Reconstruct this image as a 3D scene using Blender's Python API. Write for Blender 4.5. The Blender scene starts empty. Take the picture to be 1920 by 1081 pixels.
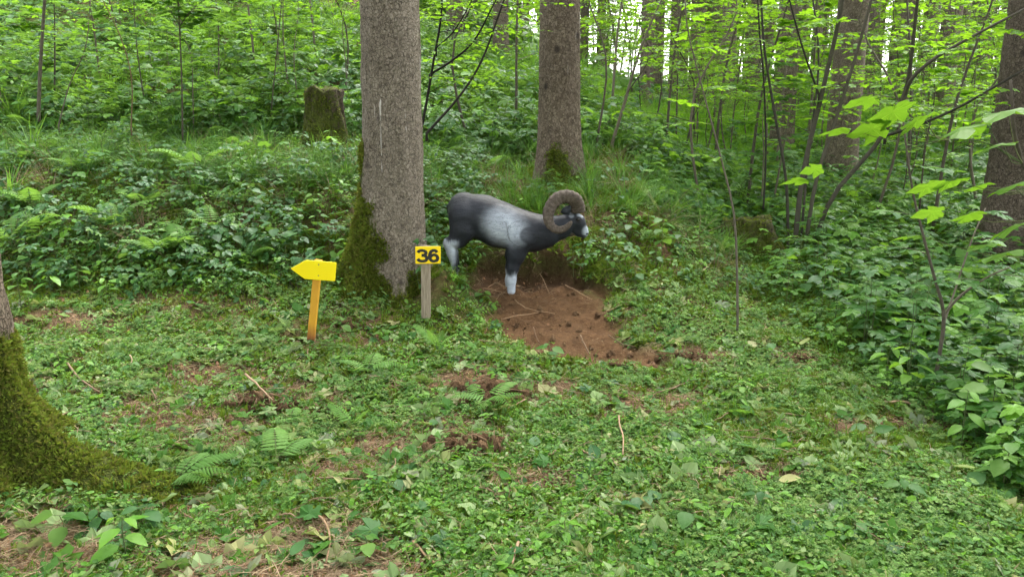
import bpy, math, random
import numpy as np
from mathutils import Vector, Matrix, noise as mnoise

random.seed(7)
rng = np.random.default_rng(7)
scene = bpy.context.scene
C = scene.collection
R = math.radians

# ------------------------------------------------------------------ camera, sky, sun, exposure
PITCH = R(11.52)                     # camera looks this far below the horizon
FOC = 1423.0                         # focal length in pixels of the 1920 wide photograph
EYE = 1.60
cam_data = bpy.data.cameras.new('camera')
cam_data.sensor_width = 36.0
cam_data.lens = 36.0 * FOC / 1920.0
cam_data.clip_start = 0.05
cam_data.clip_end = 600.0
cam = bpy.data.objects.new('camera', cam_data)
C.objects.link(cam)
cam.location = (0, 0, EYE)
cam.rotation_euler = (math.pi / 2 - PITCH, 0, 0)
scene.camera = cam

SUN_EL, SUN_AZ = R(58), R(28)        # high sun behind thin cloud, beyond the trees a little to the right
world = bpy.data.worlds.new('World')
scene.world = world
world.use_nodes = True
wn = world.node_tree.nodes
wl = world.node_tree.links
wn.clear()
sky = wn.new('ShaderNodeTexSky')
sky.sky_type = 'NISHITA'
sky.sun_disc = False
sky.sun_elevation = SUN_EL
sky.sun_rotation = SUN_AZ
sky.air_density = 1.0
sky.dust_density = 4.0
sky.ozone_density = 0.6
bg = wn.new('ShaderNodeBackground')
bg.inputs['Strength'].default_value = 0.15
wo = wn.new('ShaderNodeOutputWorld')
hsv = wn.new('ShaderNodeHueSaturation')       # thin cloud: the same sky, paler all over
hsv.inputs['Saturation'].default_value = 0.25
wl.new(sky.outputs[0], hsv.inputs['Color'])
wl.new(hsv.outputs[0], bg.inputs[0])
wl.new(bg.outputs[0], wo.inputs[0])

sun_data = bpy.data.lights.new('sun', 'SUN')
sun_data.energy = 1.5
sun_data.angle = R(40)
sun_data.color = (1.0, 0.96, 0.88)
sun = bpy.data.objects.new('sun', sun_data)
C.objects.link(sun)
sd = Vector((math.sin(SUN_AZ) * math.cos(SUN_EL), math.cos(SUN_AZ) * math.cos(SUN_EL), math.sin(SUN_EL)))
sun.rotation_euler = sd.to_track_quat('Z', 'Y').to_euler()

vs = scene.view_settings
vs.view_transform = 'Standard'
vs.look = 'None'
vs.exposure = 3.05
vs.gamma = 1.0
vs.use_curve_mapping = False
scene.render.engine = 'CYCLES'
cy = scene.cycles
cy.max_bounces = 7
cy.diffuse_bounces = 4
cy.glossy_bounces = 2
cy.transmission_bounces = 4
cy.transparent_max_bounces = 4
cy.use_adaptive_sampling = True
cy.adaptive_threshold = 0.02
cy.use_denoising = True
cy.sample_clamp_indirect = 6.0
cy.caustics_reflective = False
cy.caustics_refractive = False

# ------------------------------------------------------------------ numbers: noise, terrain, pixel rays
def _hash(ix, iy, s):
    n = (ix.astype(np.int64) * 374761393 + iy.astype(np.int64) * 668265263 + s * 974634721) & 0x7fffffff
    n = ((n ^ (n >> 13)) * 1274126177) & 0x7fffffff
    return ((n ^ (n >> 16)) & 0xffff) / 65535.0

def vnoise(x, y, s=0):
    x = np.asarray(x, float); y = np.asarray(y, float)
    ix = np.floor(x); iy = np.floor(y)
    fx = x - ix; fy = y - iy
    fx = fx * fx * (3 - 2 * fx); fy = fy * fy * (3 - 2 * fy)
    a = _hash(ix, iy, s); b = _hash(ix + 1, iy, s); c = _hash(ix, iy + 1, s); d = _hash(ix + 1, iy + 1, s)
    return (a * (1 - fx) + b * fx) * (1 - fy) + (c * (1 - fx) + d * fx) * fy

def fbm(x, y, o=4, s=0):
    t = 0; a = 0.5
    for k in range(o):
        t = t + a * vnoise(np.asarray(x) * 2 ** k, np.asarray(y) * 2 ** k, s + k * 17); a *= 0.5
    return t / (1 - 0.5 ** o)

def sstep(a, b, x):
    t = np.clip((np.asarray(x, float) - a) / (b - a), 0, 1)
    return t * t * (3 - 2 * t)

YL = [-40, 0, 4.3, 5.4, 6.3, 7.2, 8.1, 9.4, 12, 20, 40, 80, 200]
ZL = [-.3, 0, .0, .12, .38, .92, 1.28, 1.45, 2.25, 5.2, 9.5, 13, 18]
YC = [-40, 0, 4.9, 5.6, 6.3, 6.9, 7.6, 8.3, 10, 15, 25, 40, 80, 200]
ZC = [-.3, 0, .0, .08, .30, .56, .88, 1.12, 1.42, 2.5, 4.2, 6, 8, 12]
YR = [-40, 0, 5, 7, 8.5, 12, 20, 40, 80, 200]
ZR = [-.3, 0, 0, .15, .40, .75, 1.5, 2.9, 4.2, 8]

def dirt_mask(x, y):
    """the freshly dug earth in front of the ram"""
    ax = -0.42 + (6.9 - y) * 0.30              # left edge shifts right towards the camera
    bx = 0.70 + (6.6 - y) * 0.20
    w = (vnoise(x * 5, y * 5, 3) - .5) * .22 + (vnoise(x * 14, y * 14, 4) - .5) * .10
    m = sstep(-.06, .06, x - ax + w) * sstep(-.06, .06, bx - x + w)
    m = m * sstep(5.02, 5.16, y + w * 1.2) * sstep(6.95, 6.8, y + w + np.clip(x - .25, 0, 1) * .45)
    return m

def H(x, y):
    x = np.asarray(x, float); y = np.asarray(y, float)
    zl = np.interp(y, YL, ZL); zc = np.interp(y, YC, ZC); zr = np.interp(y, YR, ZR)
    w = x / np.maximum(1, y / 8.0)
    q = sstep(8, 25, y)
    t1 = sstep(-2.2, .1, w)
    a = .9 - 1.4 * q; b = 2.6 - 1.4 * q
    t2 = sstep(0, 1, (w - a) / (b - a))
    z = (zl * (1 - t1) + zc * t1) * (1 - t2) + zr * t2
    # smoothing of the piecewise profile by relief
    am = sstep(1.0, 8, y) * .10 + .035
    z = z + (fbm(x * .8, y * .8, 3, 5) - .5) * am * 2.0
    z = z + (fbm(x * 3.1, y * 3.1, 3, 11) - .5) * .075 * sstep(60, 12, y)
    # grown-over ridge between the big spruce and the dug earth
    z = z + .27 * np.exp(-((x + .56) / .17) ** 2 - ((y - 6.14) / .26) ** 2)
    # dug shelf under the ram
    d = dirt_mask(x, y)
    shelf = -.03 + .205 * np.clip(y - 5.2, 0, 2) + (fbm(x * 6, y * 6, 4, 31) - .5) * .15
    # a deeper hollow behind the front leg and below the hind leg
    shelf = shelf - .07 * np.exp(-((x - .10) / .34) ** 2 - ((y - 6.74) / .15) ** 2)
    z = z * (1 - d) + np.minimum(z, shelf) * d
    return z

def h1(x, y):
    return float(H(np.array([x]), np.array([y]))[0])

cp, sp = math.cos(PITCH), math.sin(PITCH)
def ray(u, v):
    a = (u - 960) / FOC; b = (540.5 - v) / FOC
    return np.array([a, cp + b * sp, -sp + b * cp])

def at_y(u, v, y):
    """point of the pixel's ray at world distance y"""
    d = ray(u, v); t = y / d[1]
    return Vector((d[0] * t, y, EYE + d[2] * t))

def ground_at(u, v):
    d = ray(u, v)
    ys = np.concatenate([np.arange(1.5, 12, .02), np.arange(12, 90, .2)])
    t = ys / d[1]
    gap = EYE + d[2] * t - H(d[0] * t, ys)
    k = np.argmax(gap < 0) if (gap < 0).any() else len(ys) - 1
    return Vector((d[0] * t[k], ys[k], h1(d[0] * t[k], ys[k])))

def project(x, y, z):
    dz = np.asarray(z) - EYE; y = np.asarray(y, float)
    dep = y * cp - dz * sp
    up = y * sp + dz * cp
    dep = np.maximum(dep, .05)
    return 960 + FOC * np.asarray(x) / dep, 540.5 - FOC * up / dep

# ------------------------------------------------------------------ mesh helpers
class MB:
    """collects pieces of one mesh, with a random number per piece"""
    def __init__(self):
        self.v = []; self.f = []; self.r = []; self.n = 0; self.m = []
    def add(self, verts, faces, M=None, rnd=None, mat=0):
        verts = np.asarray(verts, float).reshape(-1, 3)
        if M is not None:
            A = np.array(M)
            verts = verts @ A[:3, :3].T + A[:3, 3]
        self.v.append(verts)
        n = self.n
        self.f.extend([tuple(i + n for i in f) for f in faces])
        self.m.extend([mat] * len(faces))
        self.r.append(np.full(len(verts), random.random() if rnd is None else rnd))
        self.n += len(verts)
        return self
    def tube(self, path, radii, sides=6, rnd=None, mat=0, cap=True):
        path = [Vector(p) for p in path]
        n = len(path); vs_ = []; fs = []
        ref = None
        for i, p in enumerate(path):
            t = (path[min(i + 1, n - 1)] - path[max(i - 1, 0)])
            t = t.normalized() if t.length > 1e-9 else Vector((0, 0, 1))
            if ref is None:
                ref = t.orthogonal().normalized()
            ref = (ref - t * ref.dot(t))
            ref = ref.normalized() if ref.length > 1e-6 else t.orthogonal().normalized()
            b = t.cross(ref)
            for k in range(sides):
                a = 2 * math.pi * k / sides
                vs_.append(p + (ref * math.cos(a) + b * math.sin(a)) * radii[i])
        for i in range(n - 1):
            for k in range(sides):
                k2 = (k + 1) % sides
                fs.append((i * sides + k, i * sides + k2, (i + 1) * sides + k2, (i + 1) * sides + k))
        if cap:
            fs.append(tuple(range(sides - 1, -1, -1)))
            fs.append(tuple((n - 1) * sides + k for k in range(sides)))
        return self.add([tuple(q) for q in vs_], fs, None, rnd, mat)
    def mesh(self, name, mats, smooth=True):
        me = bpy.data.meshes.new(name)
        V = np.concatenate(self.v) if self.v else np.zeros((0, 3))
        me.from_pydata(V.tolist(), [], self.f)
        at = me.attributes.new('rnd', 'FLOAT', 'POINT')
        at.data.foreach_set('value', np.concatenate(self.r).astype(np.float32))
        for m in (mats if isinstance(mats, (list, tuple)) else [mats]):
            me.materials.append(m)
        if any(self.m):
            me.polygons.foreach_set('material_index', np.array(self.m, np.int32))
        me.polygons.foreach_set('use_smooth', np.full(len(me.polygons), smooth))
        me.update()
        return me

def grid_mesh(name, V, nu, nv, mat, wrap=False, attrs=None):
    """V: (nu*nv,3), nu rows of nv"""
    me = bpy.data.meshes.new(name)
    i = np.arange(nu - 1)[:, None]; j = np.arange(nv if wrap else nv - 1)[None, :]
    j2 = (j + 1) % nv
    F = np.stack([i * nv + j, i * nv + j2, (i + 1) * nv + j2, (i + 1) * nv + j], -1).reshape(-1, 4)
    me.vertices.add(len(V)); me.vertices.foreach_set('co', V.astype(np.float32).ravel())
    me.loops.add(F.size); me.loops.foreach_set('vertex_index', F.astype(np.int32).ravel())
    me.polygons.add(len(F))
    me.polygons.foreach_set('loop_start', np.arange(0, F.size, 4, dtype=np.int32))
    me.polygons.foreach_set('use_smooth', np.ones(len(F), bool))
    me.materials.append(mat)
    me.update(calc_edges=True)
    for k, a in (attrs or {}).items():
        at = me.attributes.new(k, 'FLOAT', 'POINT')
        at.data.foreach_set('value', a.astype(np.float32).ravel())
    return me

def obj(name, data, parent=None, loc=None, rot=None, scl=None):
    o = bpy.data.objects.new(name, data)
    C.objects.link(o)
    if parent is not None: o.parent = parent
    if loc is not None: o.location = loc
    if rot is not None: o.rotation_euler = rot
    if scl is not None: o.scale = (scl, scl, scl) if isinstance(scl, (int, float)) else scl
    return o

def tag(o, label=None, cat=None, group=None, kind=None):
    if label: o['label'] = label
    if cat: o['category'] = cat
    if group: o['group'] = group
    if kind: o['kind'] = kind
    return o

def thing(name, label, cat, loc, rz=0.0, group=None, scl=None):
    o = obj(name, None, None, loc, (0, 0, rz), scl)
    o.empty_display_size = .1
    return tag(o, label, cat, group)

def frame(pos, fwd, up=(0, 0, 1), s=1.0):
    """matrix with local Y along fwd and local Z close to up"""
    y = Vector(fwd).normalized(); z = Vector(up)
    z = z - y * z.dot(y)
    z = z.normalized() if z.length > 1e-5 else y.orthogonal().normalized()
    x = y.cross(z)
    M = Matrix((x, y, z)).transposed().to_4x4()
    M = Matrix.Translation(Vector(pos)) @ M @ Matrix.Scale(s, 4)
    return M

# ------------------------------------------------------------------ materials
def nodes_of(name):
    m = bpy.data.materials.new(name); m.use_nodes = True
    nt = m.node_tree; nt.nodes.clear()
    out = nt.nodes.new('ShaderNodeOutputMaterial')
    return m, nt, out

def ramp(nt, stops, fac=None):
    r = nt.nodes.new('ShaderNodeValToRGB')
    e = r.color_ramp.elements
    while len(e) < len(stops): e.new(0.5)
    for k, (p, c) in enumerate(stops):
        e[k].position = p; e[k].color = (*c, 1)
    if fac is not None: nt.links.new(fac, r.inputs[0])
    return r.outputs[0]

def noise_tex(nt, scale, detail=4, rough=.6, vec=None, dist=0.0):
    n = nt.nodes.new('ShaderNodeTexNoise')
    n.inputs['Scale'].default_value = scale; n.inputs['Detail'].default_value = detail
    n.inputs['Roughness'].default_value = rough; n.inputs['Distortion'].default_value = dist
    if vec is not None: nt.links.new(vec, n.inputs['Vector'])
    return n.outputs[0]

def mathn(nt, op, a, b=None, clamp=False):
    m = nt.nodes.new('ShaderNodeMath'); m.operation = op; m.use_clamp = clamp
    for k, x in enumerate((a, b)):
        if x is None: continue
        if isinstance(x, (int, float)): m.inputs[k].default_value = x
        else: nt.links.new(x, m.inputs[k])
    return m.outputs[0]

def mixc(nt, fac, a, b, mode='MIX'):
    m = nt.nodes.new('ShaderNodeMix'); m.data_type = 'RGBA'; m.blend_type = mode
    if isinstance(fac, (int, float)): m.inputs[0].default_value = fac
    else: nt.links.new(fac, m.inputs[0])
    for k, x in ((6, a), (7, b)):
        if isinstance(x, tuple): m.inputs[k].default_value = (*x, 1)
        else: nt.links.new(x, m.inputs[k])
    return m.outputs[2]

def attr(nt, name):
    a = nt.nodes.new('ShaderNodeAttribute'); a.attribute_name = name
    return a.outputs['Fac']

def coords(nt, kind='Object', scale=None):
    t = nt.nodes.new('ShaderNodeTexCoord')
    o = t.outputs[kind]
    if scale:
        m = nt.nodes.new('ShaderNodeMapping'); m.inputs['Scale'].default_value = scale
        nt.links.new(o, m.inputs[0]); o = m.outputs[0]
    return o

def bump(nt, height, strength=.5, dist=.01):
    b = nt.nodes.new('ShaderNodeBump')
    b.inputs['Strength'].default_value = strength; b.inputs['Distance'].default_value = dist
    nt.links.new(height, b.inputs['Height'])
    return b.outputs[0]

def principled(nt, out, color, rough=.7, normal=None, spec=.3):
    p = nt.nodes.new('ShaderNodeBsdfPrincipled')
    if isinstance(color, tuple): p.inputs['Base Color'].default_value = (*color, 1)
    else: nt.links.new(color, p.inputs['Base Color'])
    if isinstance(rough, (int, float)): p.inputs['Roughness'].default_value = rough
    else: nt.links.new(rough, p.inputs['Roughness'])
    p.inputs['Specular IOR Level'].default_value = spec
    if normal is not None: nt.links.new(normal, p.inputs['Normal'])
    if out is not None: nt.links.new(p.outputs[0], out.inputs[0])
    return p

def leaf_mat(name, cols, trans=.4, tcol=(.25, .42, .04), rough=.42, spec=.45):
    """leaf: glossy upper side, light shining through; colour varies from leaf to leaf"""
    m, nt, out = nodes_of(name)
    oi = nt.nodes.new('ShaderNodeObjectInfo')
    s = mathn(nt, 'ADD', attr(nt, 'rnd'), oi.outputs['Random'])
    s = mathn(nt, 'FRACT', s)
    n = len(cols)
    col = ramp(nt, [((k + .0) / (n - 1), c) for k, c in enumerate(cols)], s)
    blot = noise_tex(nt, 55, 3, .7, coords(nt))
    col2 = mixc(nt, mathn(nt, 'MULTIPLY', blot, .35), col, (.02, .045, .012))
    p = principled(nt, None, col2, rough, None, spec)
    t = nt.nodes.new('ShaderNodeBsdfTranslucent')
    tc = mixc(nt, .45, col, tcol)
    nt.links.new(tc, t.inputs[0])
    mx = nt.nodes.new('ShaderNodeMixShader'); mx.inputs[0].default_value = trans
    nt.links.new(p.outputs[0], mx.inputs[1]); nt.links.new(t.outputs[0], mx.inputs[2])
    nt.links.new(mx.outputs[0], out.inputs[0])
    return m

M = {}
M['maple'] = leaf_mat('maple_leaf', [(.035, .12, .025), (.05, .155, .022), (.085, .21, .025), (.04, .13, .035)], .42, spec=.15)
M['bright'] = leaf_mat('young_beech_leaf', [(.075, .22, .010), (.11, .27, .012), (.15, .32, .016), (.07, .20, .015)], .55, (.34, .58, .02), spec=.2)
M['sunleaf'] = leaf_mat('sunlit_maple_leaf', [(.07, .18, .012), (.09, .22, .015), (.11, .24, .02)], .45, (.24, .42, .02), spec=.2)
M['herb'] = leaf_mat('herb_leaf', [(.04, .13, .022), (.065, .17, .028), (.12, .235, .04), (.05, .14, .035)], .38, spec=.14)
M['fresh'] = leaf_mat('fresh_leaf', [(.09, .25, .02), (.13, .30, .028), (.16, .34, .035)], .42, (.34, .56, .04), spec=.22)
M['bramble'] = leaf_mat('bramble_leaf', [(.022, .08, .019), (.036, .11, .026), (.05, .14, .03), (.028, .095, .032)], .28, rough=.45, spec=.2)
M['clover'] = leaf_mat('sorrel_leaf', [(.055, .15, .03), (.09, .20, .04), (.14, .26, .055), (.20, .30, .07), (.065, .16, .035)], .38, rough=.55, spec=.18)
M['fern'] = leaf_mat('fern_leaf', [(.09, .22, .035), (.12, .26, .045), (.16, .31, .06)], .42, rough=.55, spec=.2)
M['grass'] = leaf_mat('grass_blade', [(.04, .13, .018), (.07, .19, .022), (.10, .23, .03)], .42, rough=.5, spec=.2)
M['grassbright'] = leaf_mat('bright_grass_blade', [(.10, .27, .02), (.14, .33, .03), (.18, .37, .04)], .5, (.36, .6, .04), rough=.5, spec=.18)
M['wilted'] = leaf_mat('cut_leaf', [(.11, .19, .06), (.19, .28, .10), (.27, .36, .16), (.14, .22, .05), (.32, .31, .12), (.20, .24, .17)], .25, rough=.6, spec=.2)
M['moss'] = leaf_mat('moss_tuft', [(.065, .10, .011), (.11, .165, .016), (.165, .235, .024), (.16, .16, .032), (.10, .075, .025)], .32, (.34, .38, .04), rough=.85, spec=.1)
M['mossgreen'] = leaf_mat('green_moss_tuft', [(.08, .14, .012), (.13, .19, .016), (.17, .22, .03)], .28, (.2, .3, .03), rough=.85, spec=.1)
M['needle'] = leaf_mat('spruce_needles', [(.02, .05, .02), (.03, .065, .024), (.04, .085, .03)], .15, rough=.6)
M['farleaf'] = leaf_mat('far_leaf', [(.08, .21, .015), (.12, .26, .02), (.16, .31, .03)], .55, (.34, .55, .04), spec=.15)

def simple(name, c1, c2, scale=20, rough=.8, bstr=.4, bdist=.005, spec=.2, vecscale=None, byobj=True):
    m, nt, out = nodes_of(name)
    n = noise_tex(nt, scale, 5, .65, coords(nt, 'Object', vecscale))
    if byobj:
        oi = nt.nodes.new('ShaderNodeObjectInfo')
        s = mathn(nt, 'FRACT', mathn(nt, 'ADD', attr(nt, 'rnd'), oi.outputs['Random']))
        n2 = mathn(nt, 'ADD', mathn(nt, 'MULTIPLY', n, .6), mathn(nt, 'MULTIPLY', s, .4))
    else:
        n2 = n
    col = ramp(nt, [(.3, c1), (.68, c2)], n2)
    principled(nt, out, col, rough, bump(nt, n, bstr, bdist), spec)
    return m

M['straw'] = simple('dry_stalk', (.10, .065, .035), (.30, .22, .13), 30)
M['deadleaf'] = simple('dead_leaf', (.10, .05, .025), (.24, .13, .06), 30)
M['twig'] = simple('dead_twig', (.12, .08, .05), (.30, .20, .12), 25)
M['stem'] = simple('green_stem', (.06, .09, .03), (.12, .14, .05), 25)
M['saplingbark'] = simple('sapling_bark', (.05, .042, .03), (.14, .12, .085), 30)
M['darkbark'] = simple('wet_branch_bark', (.012, .011, .009), (.035, .03, .024), 30)
M['clod'] = simple('earth_clod', (.08, .048, .026), (.20, .125, .068), 40, .95, .9, .01, .05)
M['root'] = simple('cut_root', (.10, .06, .035), (.25, .16, .09), 40)
M['post'] = simple('grey_weathered_wood', (.16, .13, .09), (.34, .28, .20), 14, .85, .5, .003, .2, (9, 9, .8), False)
M['bushbark'] = simple('bush_bark', (.03, .028, .02), (.085, .075, .055), 24)
M['darkbg'] = simple('needle_spray_wood', (.03, .025, .02), (.07, .06, .045), 10)

def bark_material(name, base, dark, light, cell, mossy=True):
    """flaky spruce bark; the 'moss' attribute turns the foot green, 'resin' adds pale dried runs"""
    m, nt, out = nodes_of(name)
    co = coords(nt, 'Object', (1, 1, .8))
    wob = nt.nodes.new('ShaderNodeTexNoise'); wob.inputs['Scale'].default_value = 19; wob.inputs['Detail'].default_value = 5
    nt.links.new(co, wob.inputs['Vector'])
    wv = nt.nodes.new('ShaderNodeMix'); wv.data_type = 'VECTOR'; wv.inputs[0].default_value = .05
    nt.links.new(co, wv.inputs[4]); nt.links.new(wob.outputs['Color'], wv.inputs[5])
    v = nt.nodes.new('ShaderNodeTexVoronoi'); v.feature = 'DISTANCE_TO_EDGE'; v.inputs['Scale'].default_value = cell
    nt.links.new(wv.outputs[1], v.inputs['Vector'])
    v2 = nt.nodes.new('ShaderNodeTexVoronoi'); v2.inputs['Scale'].default_value = cell
    nt.links.new(wv.outputs[1], v2.inputs['Vector'])
    v3 = nt.nodes.new('ShaderNodeTexVoronoi'); v3.inputs['Scale'].default_value = cell * 2.3
    nt.links.new(wv.outputs[1], v3.inputs['Vector'])
    gap = noise_tex(nt, cell * .45, 3, .6, co)
    edge = ramp(nt, [(.0, (0, 0, 0)), (.09, (1, 1, 1))], v.outputs[0])
    edge = mathn(nt, 'MAXIMUM', edge, ramp(nt, [(.50, (0, 0, 0)), (.68, (.8, .8, .8))], gap))
    fine = ramp(nt, [(.1, (.75, .75, .75)), (.6, (0, 0, 0))], v3.outputs['Distance'])
    tone = ramp(nt, [(.0, dark), (.3, base), (.95, light)], v2.outputs['Color'])
    big = noise_tex(nt, 2.2, 5, .65, co)
    tone = mixc(nt, ramp(nt, [(.35, (0, 0, 0)), (.75, (.6, .6, .6))], big), tone, dark)
    gr = noise_tex(nt, 120, 4, .75, co)
    tone = mixc(nt, mathn(nt, 'MULTIPLY', gr, .28), tone, light)
    tone = mixc(nt, mathn(nt, 'MULTIPLY', fine, .22), tone, light)
    col = mixc(nt, mathn(nt, 'ADD', mathn(nt, 'MULTIPLY', edge, .78), .22), tuple(c * .5 for c in dark), tone)  # thin shadows between the bark flakes are darkened into the colour
    # knots / old branch scars
    kn = nt.nodes.new('ShaderNodeTexVoronoi'); kn.inputs['Scale'].default_value = 3.1
    nt.links.new(coords(nt, 'Object', (1, 1, .8)), kn.inputs['Vector'])
    col = mixc(nt, ramp(nt, [(.05, (.8, .8, .8)), (.13, (0, 0, 0))], kn.outputs['Distance']), col, (.03, .024, .02))
    # resin: thin vertical pale runs
    rs = noise_tex(nt, 1.0, 2, .5, coords(nt, 'Object', (34, 34, .9)))
    rs2 = noise_tex(nt, 9, 2, .5, coords(nt, 'Object', (3, 3, 1)))
    rm = mathn(nt, 'MULTIPLY', ramp(nt, [(.70, (0, 0, 0)), (.72, (1, 1, 1))], rs), ramp(nt, [(.45, (0, 0, 0)), (.55, (1, 1, 1))], rs2))
    rm = mathn(nt, 'MULTIPLY', rm, attr(nt, 'resin'))
    col = mixc(nt, rm, col, (.62, .58, .52))
    hgt = mathn(nt, 'ADD', mathn(nt, 'ADD', mathn(nt, 'MULTIPLY', edge, .6), mathn(nt, 'MULTIPLY', gr, .5)), mathn(nt, 'MULTIPLY', fine, .3))
    if mossy:
        mo = attr(nt, 'moss')
        mn = noise_tex(nt, 24, 5, .7, co)
        mf = mathn(nt, 'ADD', mo, mathn(nt, 'MULTIPLY', mathn(nt, 'SUBTRACT', mn, .5), 1.0))
        mf = ramp(nt, [(.42, (0, 0, 0)), (.60, (1, 1, 1))], mf)
        mc = ramp(nt, [(.25, (.025, .03, .006)), (.5, (.06, .075, .011)), (.8, (.11, .125, .02))], noise_tex(nt, 60, 5, .7, co))
        col = mixc(nt, mf, col, mc)
    principled(nt, out, col, .9, bump(nt, hgt, 1.0, .02), .15)
    return m

M['bark'] = bark_material('spruce_bark', (.215, .18, .135), (.10, .078, .056), (.34, .295, .225), 50)
M['barkmid'] = bark_material('brown_spruce_bark', (.15, .115, .08), (.065, .048, .034), (.25, .20, .145), 40)
M['barkdark'] = bark_material('dark_spruce_bark', (.11, .085, .062), (.05, .038, .028), (.19, .155, .115), 48)
M['stump'] = bark_material('rotten_stump_bark', (.06, .045, .03), (.03, .022, .015), (.11, .085, .055), 30)
M['barkfar'] = bark_material('far_spruce_bark', (.16, .125, .092), (.09, .07, .05), (.25, .205, .155), 36, False)

def ground_material():
    m, nt, out = nodes_of('forest_floor')
    co = coords(nt, 'Object')
    a = noise_tex(nt, 1.6, 5, .65, co); b = noise_tex(nt, 26, 5, .7, co); c = noise_tex(nt, 110, 3, .7, co)
    litter = ramp(nt, [(.25, (.04, .024, .012)), (.5, (.115, .07, .033)), (.75, (.23, .155, .08))], b)
    litter = mixc(nt, mathn(nt, 'MULTIPLY', c, .6), litter, (.045, .028, .016))
    moss = ramp(nt, [(.3, (.03, .048, .010)), (.6, (.06, .085, .016)), (.85, (.09, .12, .03))], b)
    f = ramp(nt, [(.42, (0, 0, 0)), (.58, (1, 1, 1))], mathn(nt, 'ADD', mathn(nt, 'MULTIPLY', a, .75), mathn(nt, 'MULTIPLY', b, .25)))
    f = mathn(nt, 'MULTIPLY', f, mathn(nt, 'SUBTRACT', 1.0, attr(nt, 'worn')))
    col = mixc(nt, f, litter, moss)
    soil = ramp(nt, [(.25, (.030, .016, .008)), (.5, (.095, .052, .024)), (.8, (.175, .10, .048))], mathn(nt, 'ADD', mathn(nt, 'MULTIPLY', b, .6), mathn(nt, 'MULTIPLY', noise_tex(nt, 5, 4, .6, co), .4)))
    soil = mixc(nt, mathn(nt, 'MULTIPLY', attr(nt, 'back_dark'), .5), soil, (.022, .014, .009))     # darker tone mixed in at the back of the cut
    col = mixc(nt, attr(nt, 'dirt'), col, soil)
    bare = ramp(nt, [(.3, (.13, .083, .047)), (.7, (.27, .185, .112))], b)
    col = mixc(nt, attr(nt, 'bare'), col, bare)
    hgt = mathn(nt, 'ADD', mathn(nt, 'MULTIPLY', b, .7), mathn(nt, 'MULTIPLY', c, .4))
    principled(nt, out, col, .95, bump(nt, hgt, 1.0, .03), .1)
    return m
M['ground'] = ground_material()

# ------------------------------------------------------------------ the ground sheet
def axis(dense0, dense1, step, far0, far1):
    a = list(np.arange(dense0, dense1, step)); s = step; p = a[-1]
    while p < far1:
        s *= 1.09; p += s; a.append(p)
    s = step; p = a[0]; pre = []
    while p > far0:
        s *= 1.12; p -= s; pre.append(p)
    return np.array(pre[::-1] + a)
gx = axis(-4.6, 4.6, .04, -190, 190)
gy = axis(2.2, 9.6, .035, -40, 260)
GX, GY = np.meshgrid(gx, gy)
GZ = H(GX, GY)
gu, gv = project(GX, GY, GZ)
def bare_mask(x, y):
    u, v = project(x, y, H(x, y))
    n = fbm(x * 2.2, y * 2.2, 3, 51)
    m = sstep(1.15, .75, np.hypot((u - 560) / 290, (v - 1090) / 125) + (n - .5) * .9)
    m2 = sstep(1.1, .7, np.hypot((u - 70) / 150, (v - 1030) / 90) + (n - .5) * .9)
    return np.maximum(m, m2) * (y < 4)
BROWN = [(700, 862, 190, 45), (420, 815, 120, 40), (860, 820, 120, 45), (1230, 760, 120, 30), (1420, 890, 90, 26), (980, 905, 110, 26), (1300, 665, 120, 22), (420, 700, 110, 22), (130, 600, 110, 22), (330, 960, 90, 40), (560, 740, 120, 26), (1010, 735, 80, 22), (1180, 960, 80, 24), (1650, 800, 90, 24), (640, 640, 90, 18), (300, 790, 140, 40), (900, 720, 110, 34)]
def brown(c):
    """worn places where needles and straw show"""
    n = fbm(c[0] * 3.0, c[1] * 3.0, 3, 90)
    m = np.zeros(np.shape(c[0]))
    for (u, v, a, b) in BROWN:
        m = np.maximum(m, sstep(1.25, .55, np.hypot((c[3] - u) / a, (c[4] - v) / b) + (n - .5) * 1.3))
    return np.maximum(np.clip(m, 0, 1), 1.16 * bare_mask(c[0], c[1]))
worn = brown((GX.ravel(), GY.ravel(), GZ.ravel(), gu.ravel(), gv.ravel())).reshape(GX.shape) * (GY > 1) * (GY < 9)
ground = obj('ground', grid_mesh('ground', np.stack([GX, GY, GZ], -1).reshape(-1, 3), len(gy), len(gx), M['ground'],
             attrs={'dirt': dirt_mask(GX, GY), 'bare': bare_mask(GX, GY), 'worn': worn, 'back_dark': sstep(6.50, 6.66, GY + (fbm(GX * 6, GY * 6, 3, 44) - .5) * .35) * sstep(7.6, 7.2, GY)}))
tag(ground, 'mossy forest floor rising into a bank, with a dug patch of brown earth', 'ground', None, 'structure')

# ------------------------------------------------------------------ spruce trees
def eulers_from(N, spin):
    """numpy: euler angles that turn Z to the normals N and spin about them"""
    N = N / np.linalg.norm(N, axis=1, keepdims=True)
    ref = np.where(np.abs(N[:, 2:3]) < .95, np.array([[0, 0, 1.0]]), np.array([[1.0, 0, 0]]))
    X = np.cross(ref, N); X /= np.linalg.norm(X, axis=1, keepdims=True)
    Y = np.cross(N, X)
    c, s = np.cos(spin)[:, None], np.sin(spin)[:, None]
    X2 = X * c + Y * s; Y2 = -X * s + Y * c
    # columns X2 Y2 N ; R = Rz Ry Rx
    ry = np.arcsin(np.clip(-X2[:, 2], -1, 1)); rx = np.arctan2(Y2[:, 2], N[:, 2]); rz = np.arctan2(X2[:, 1], X2[:, 0])
    return np.stack([rx, ry, rz], -1)

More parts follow.
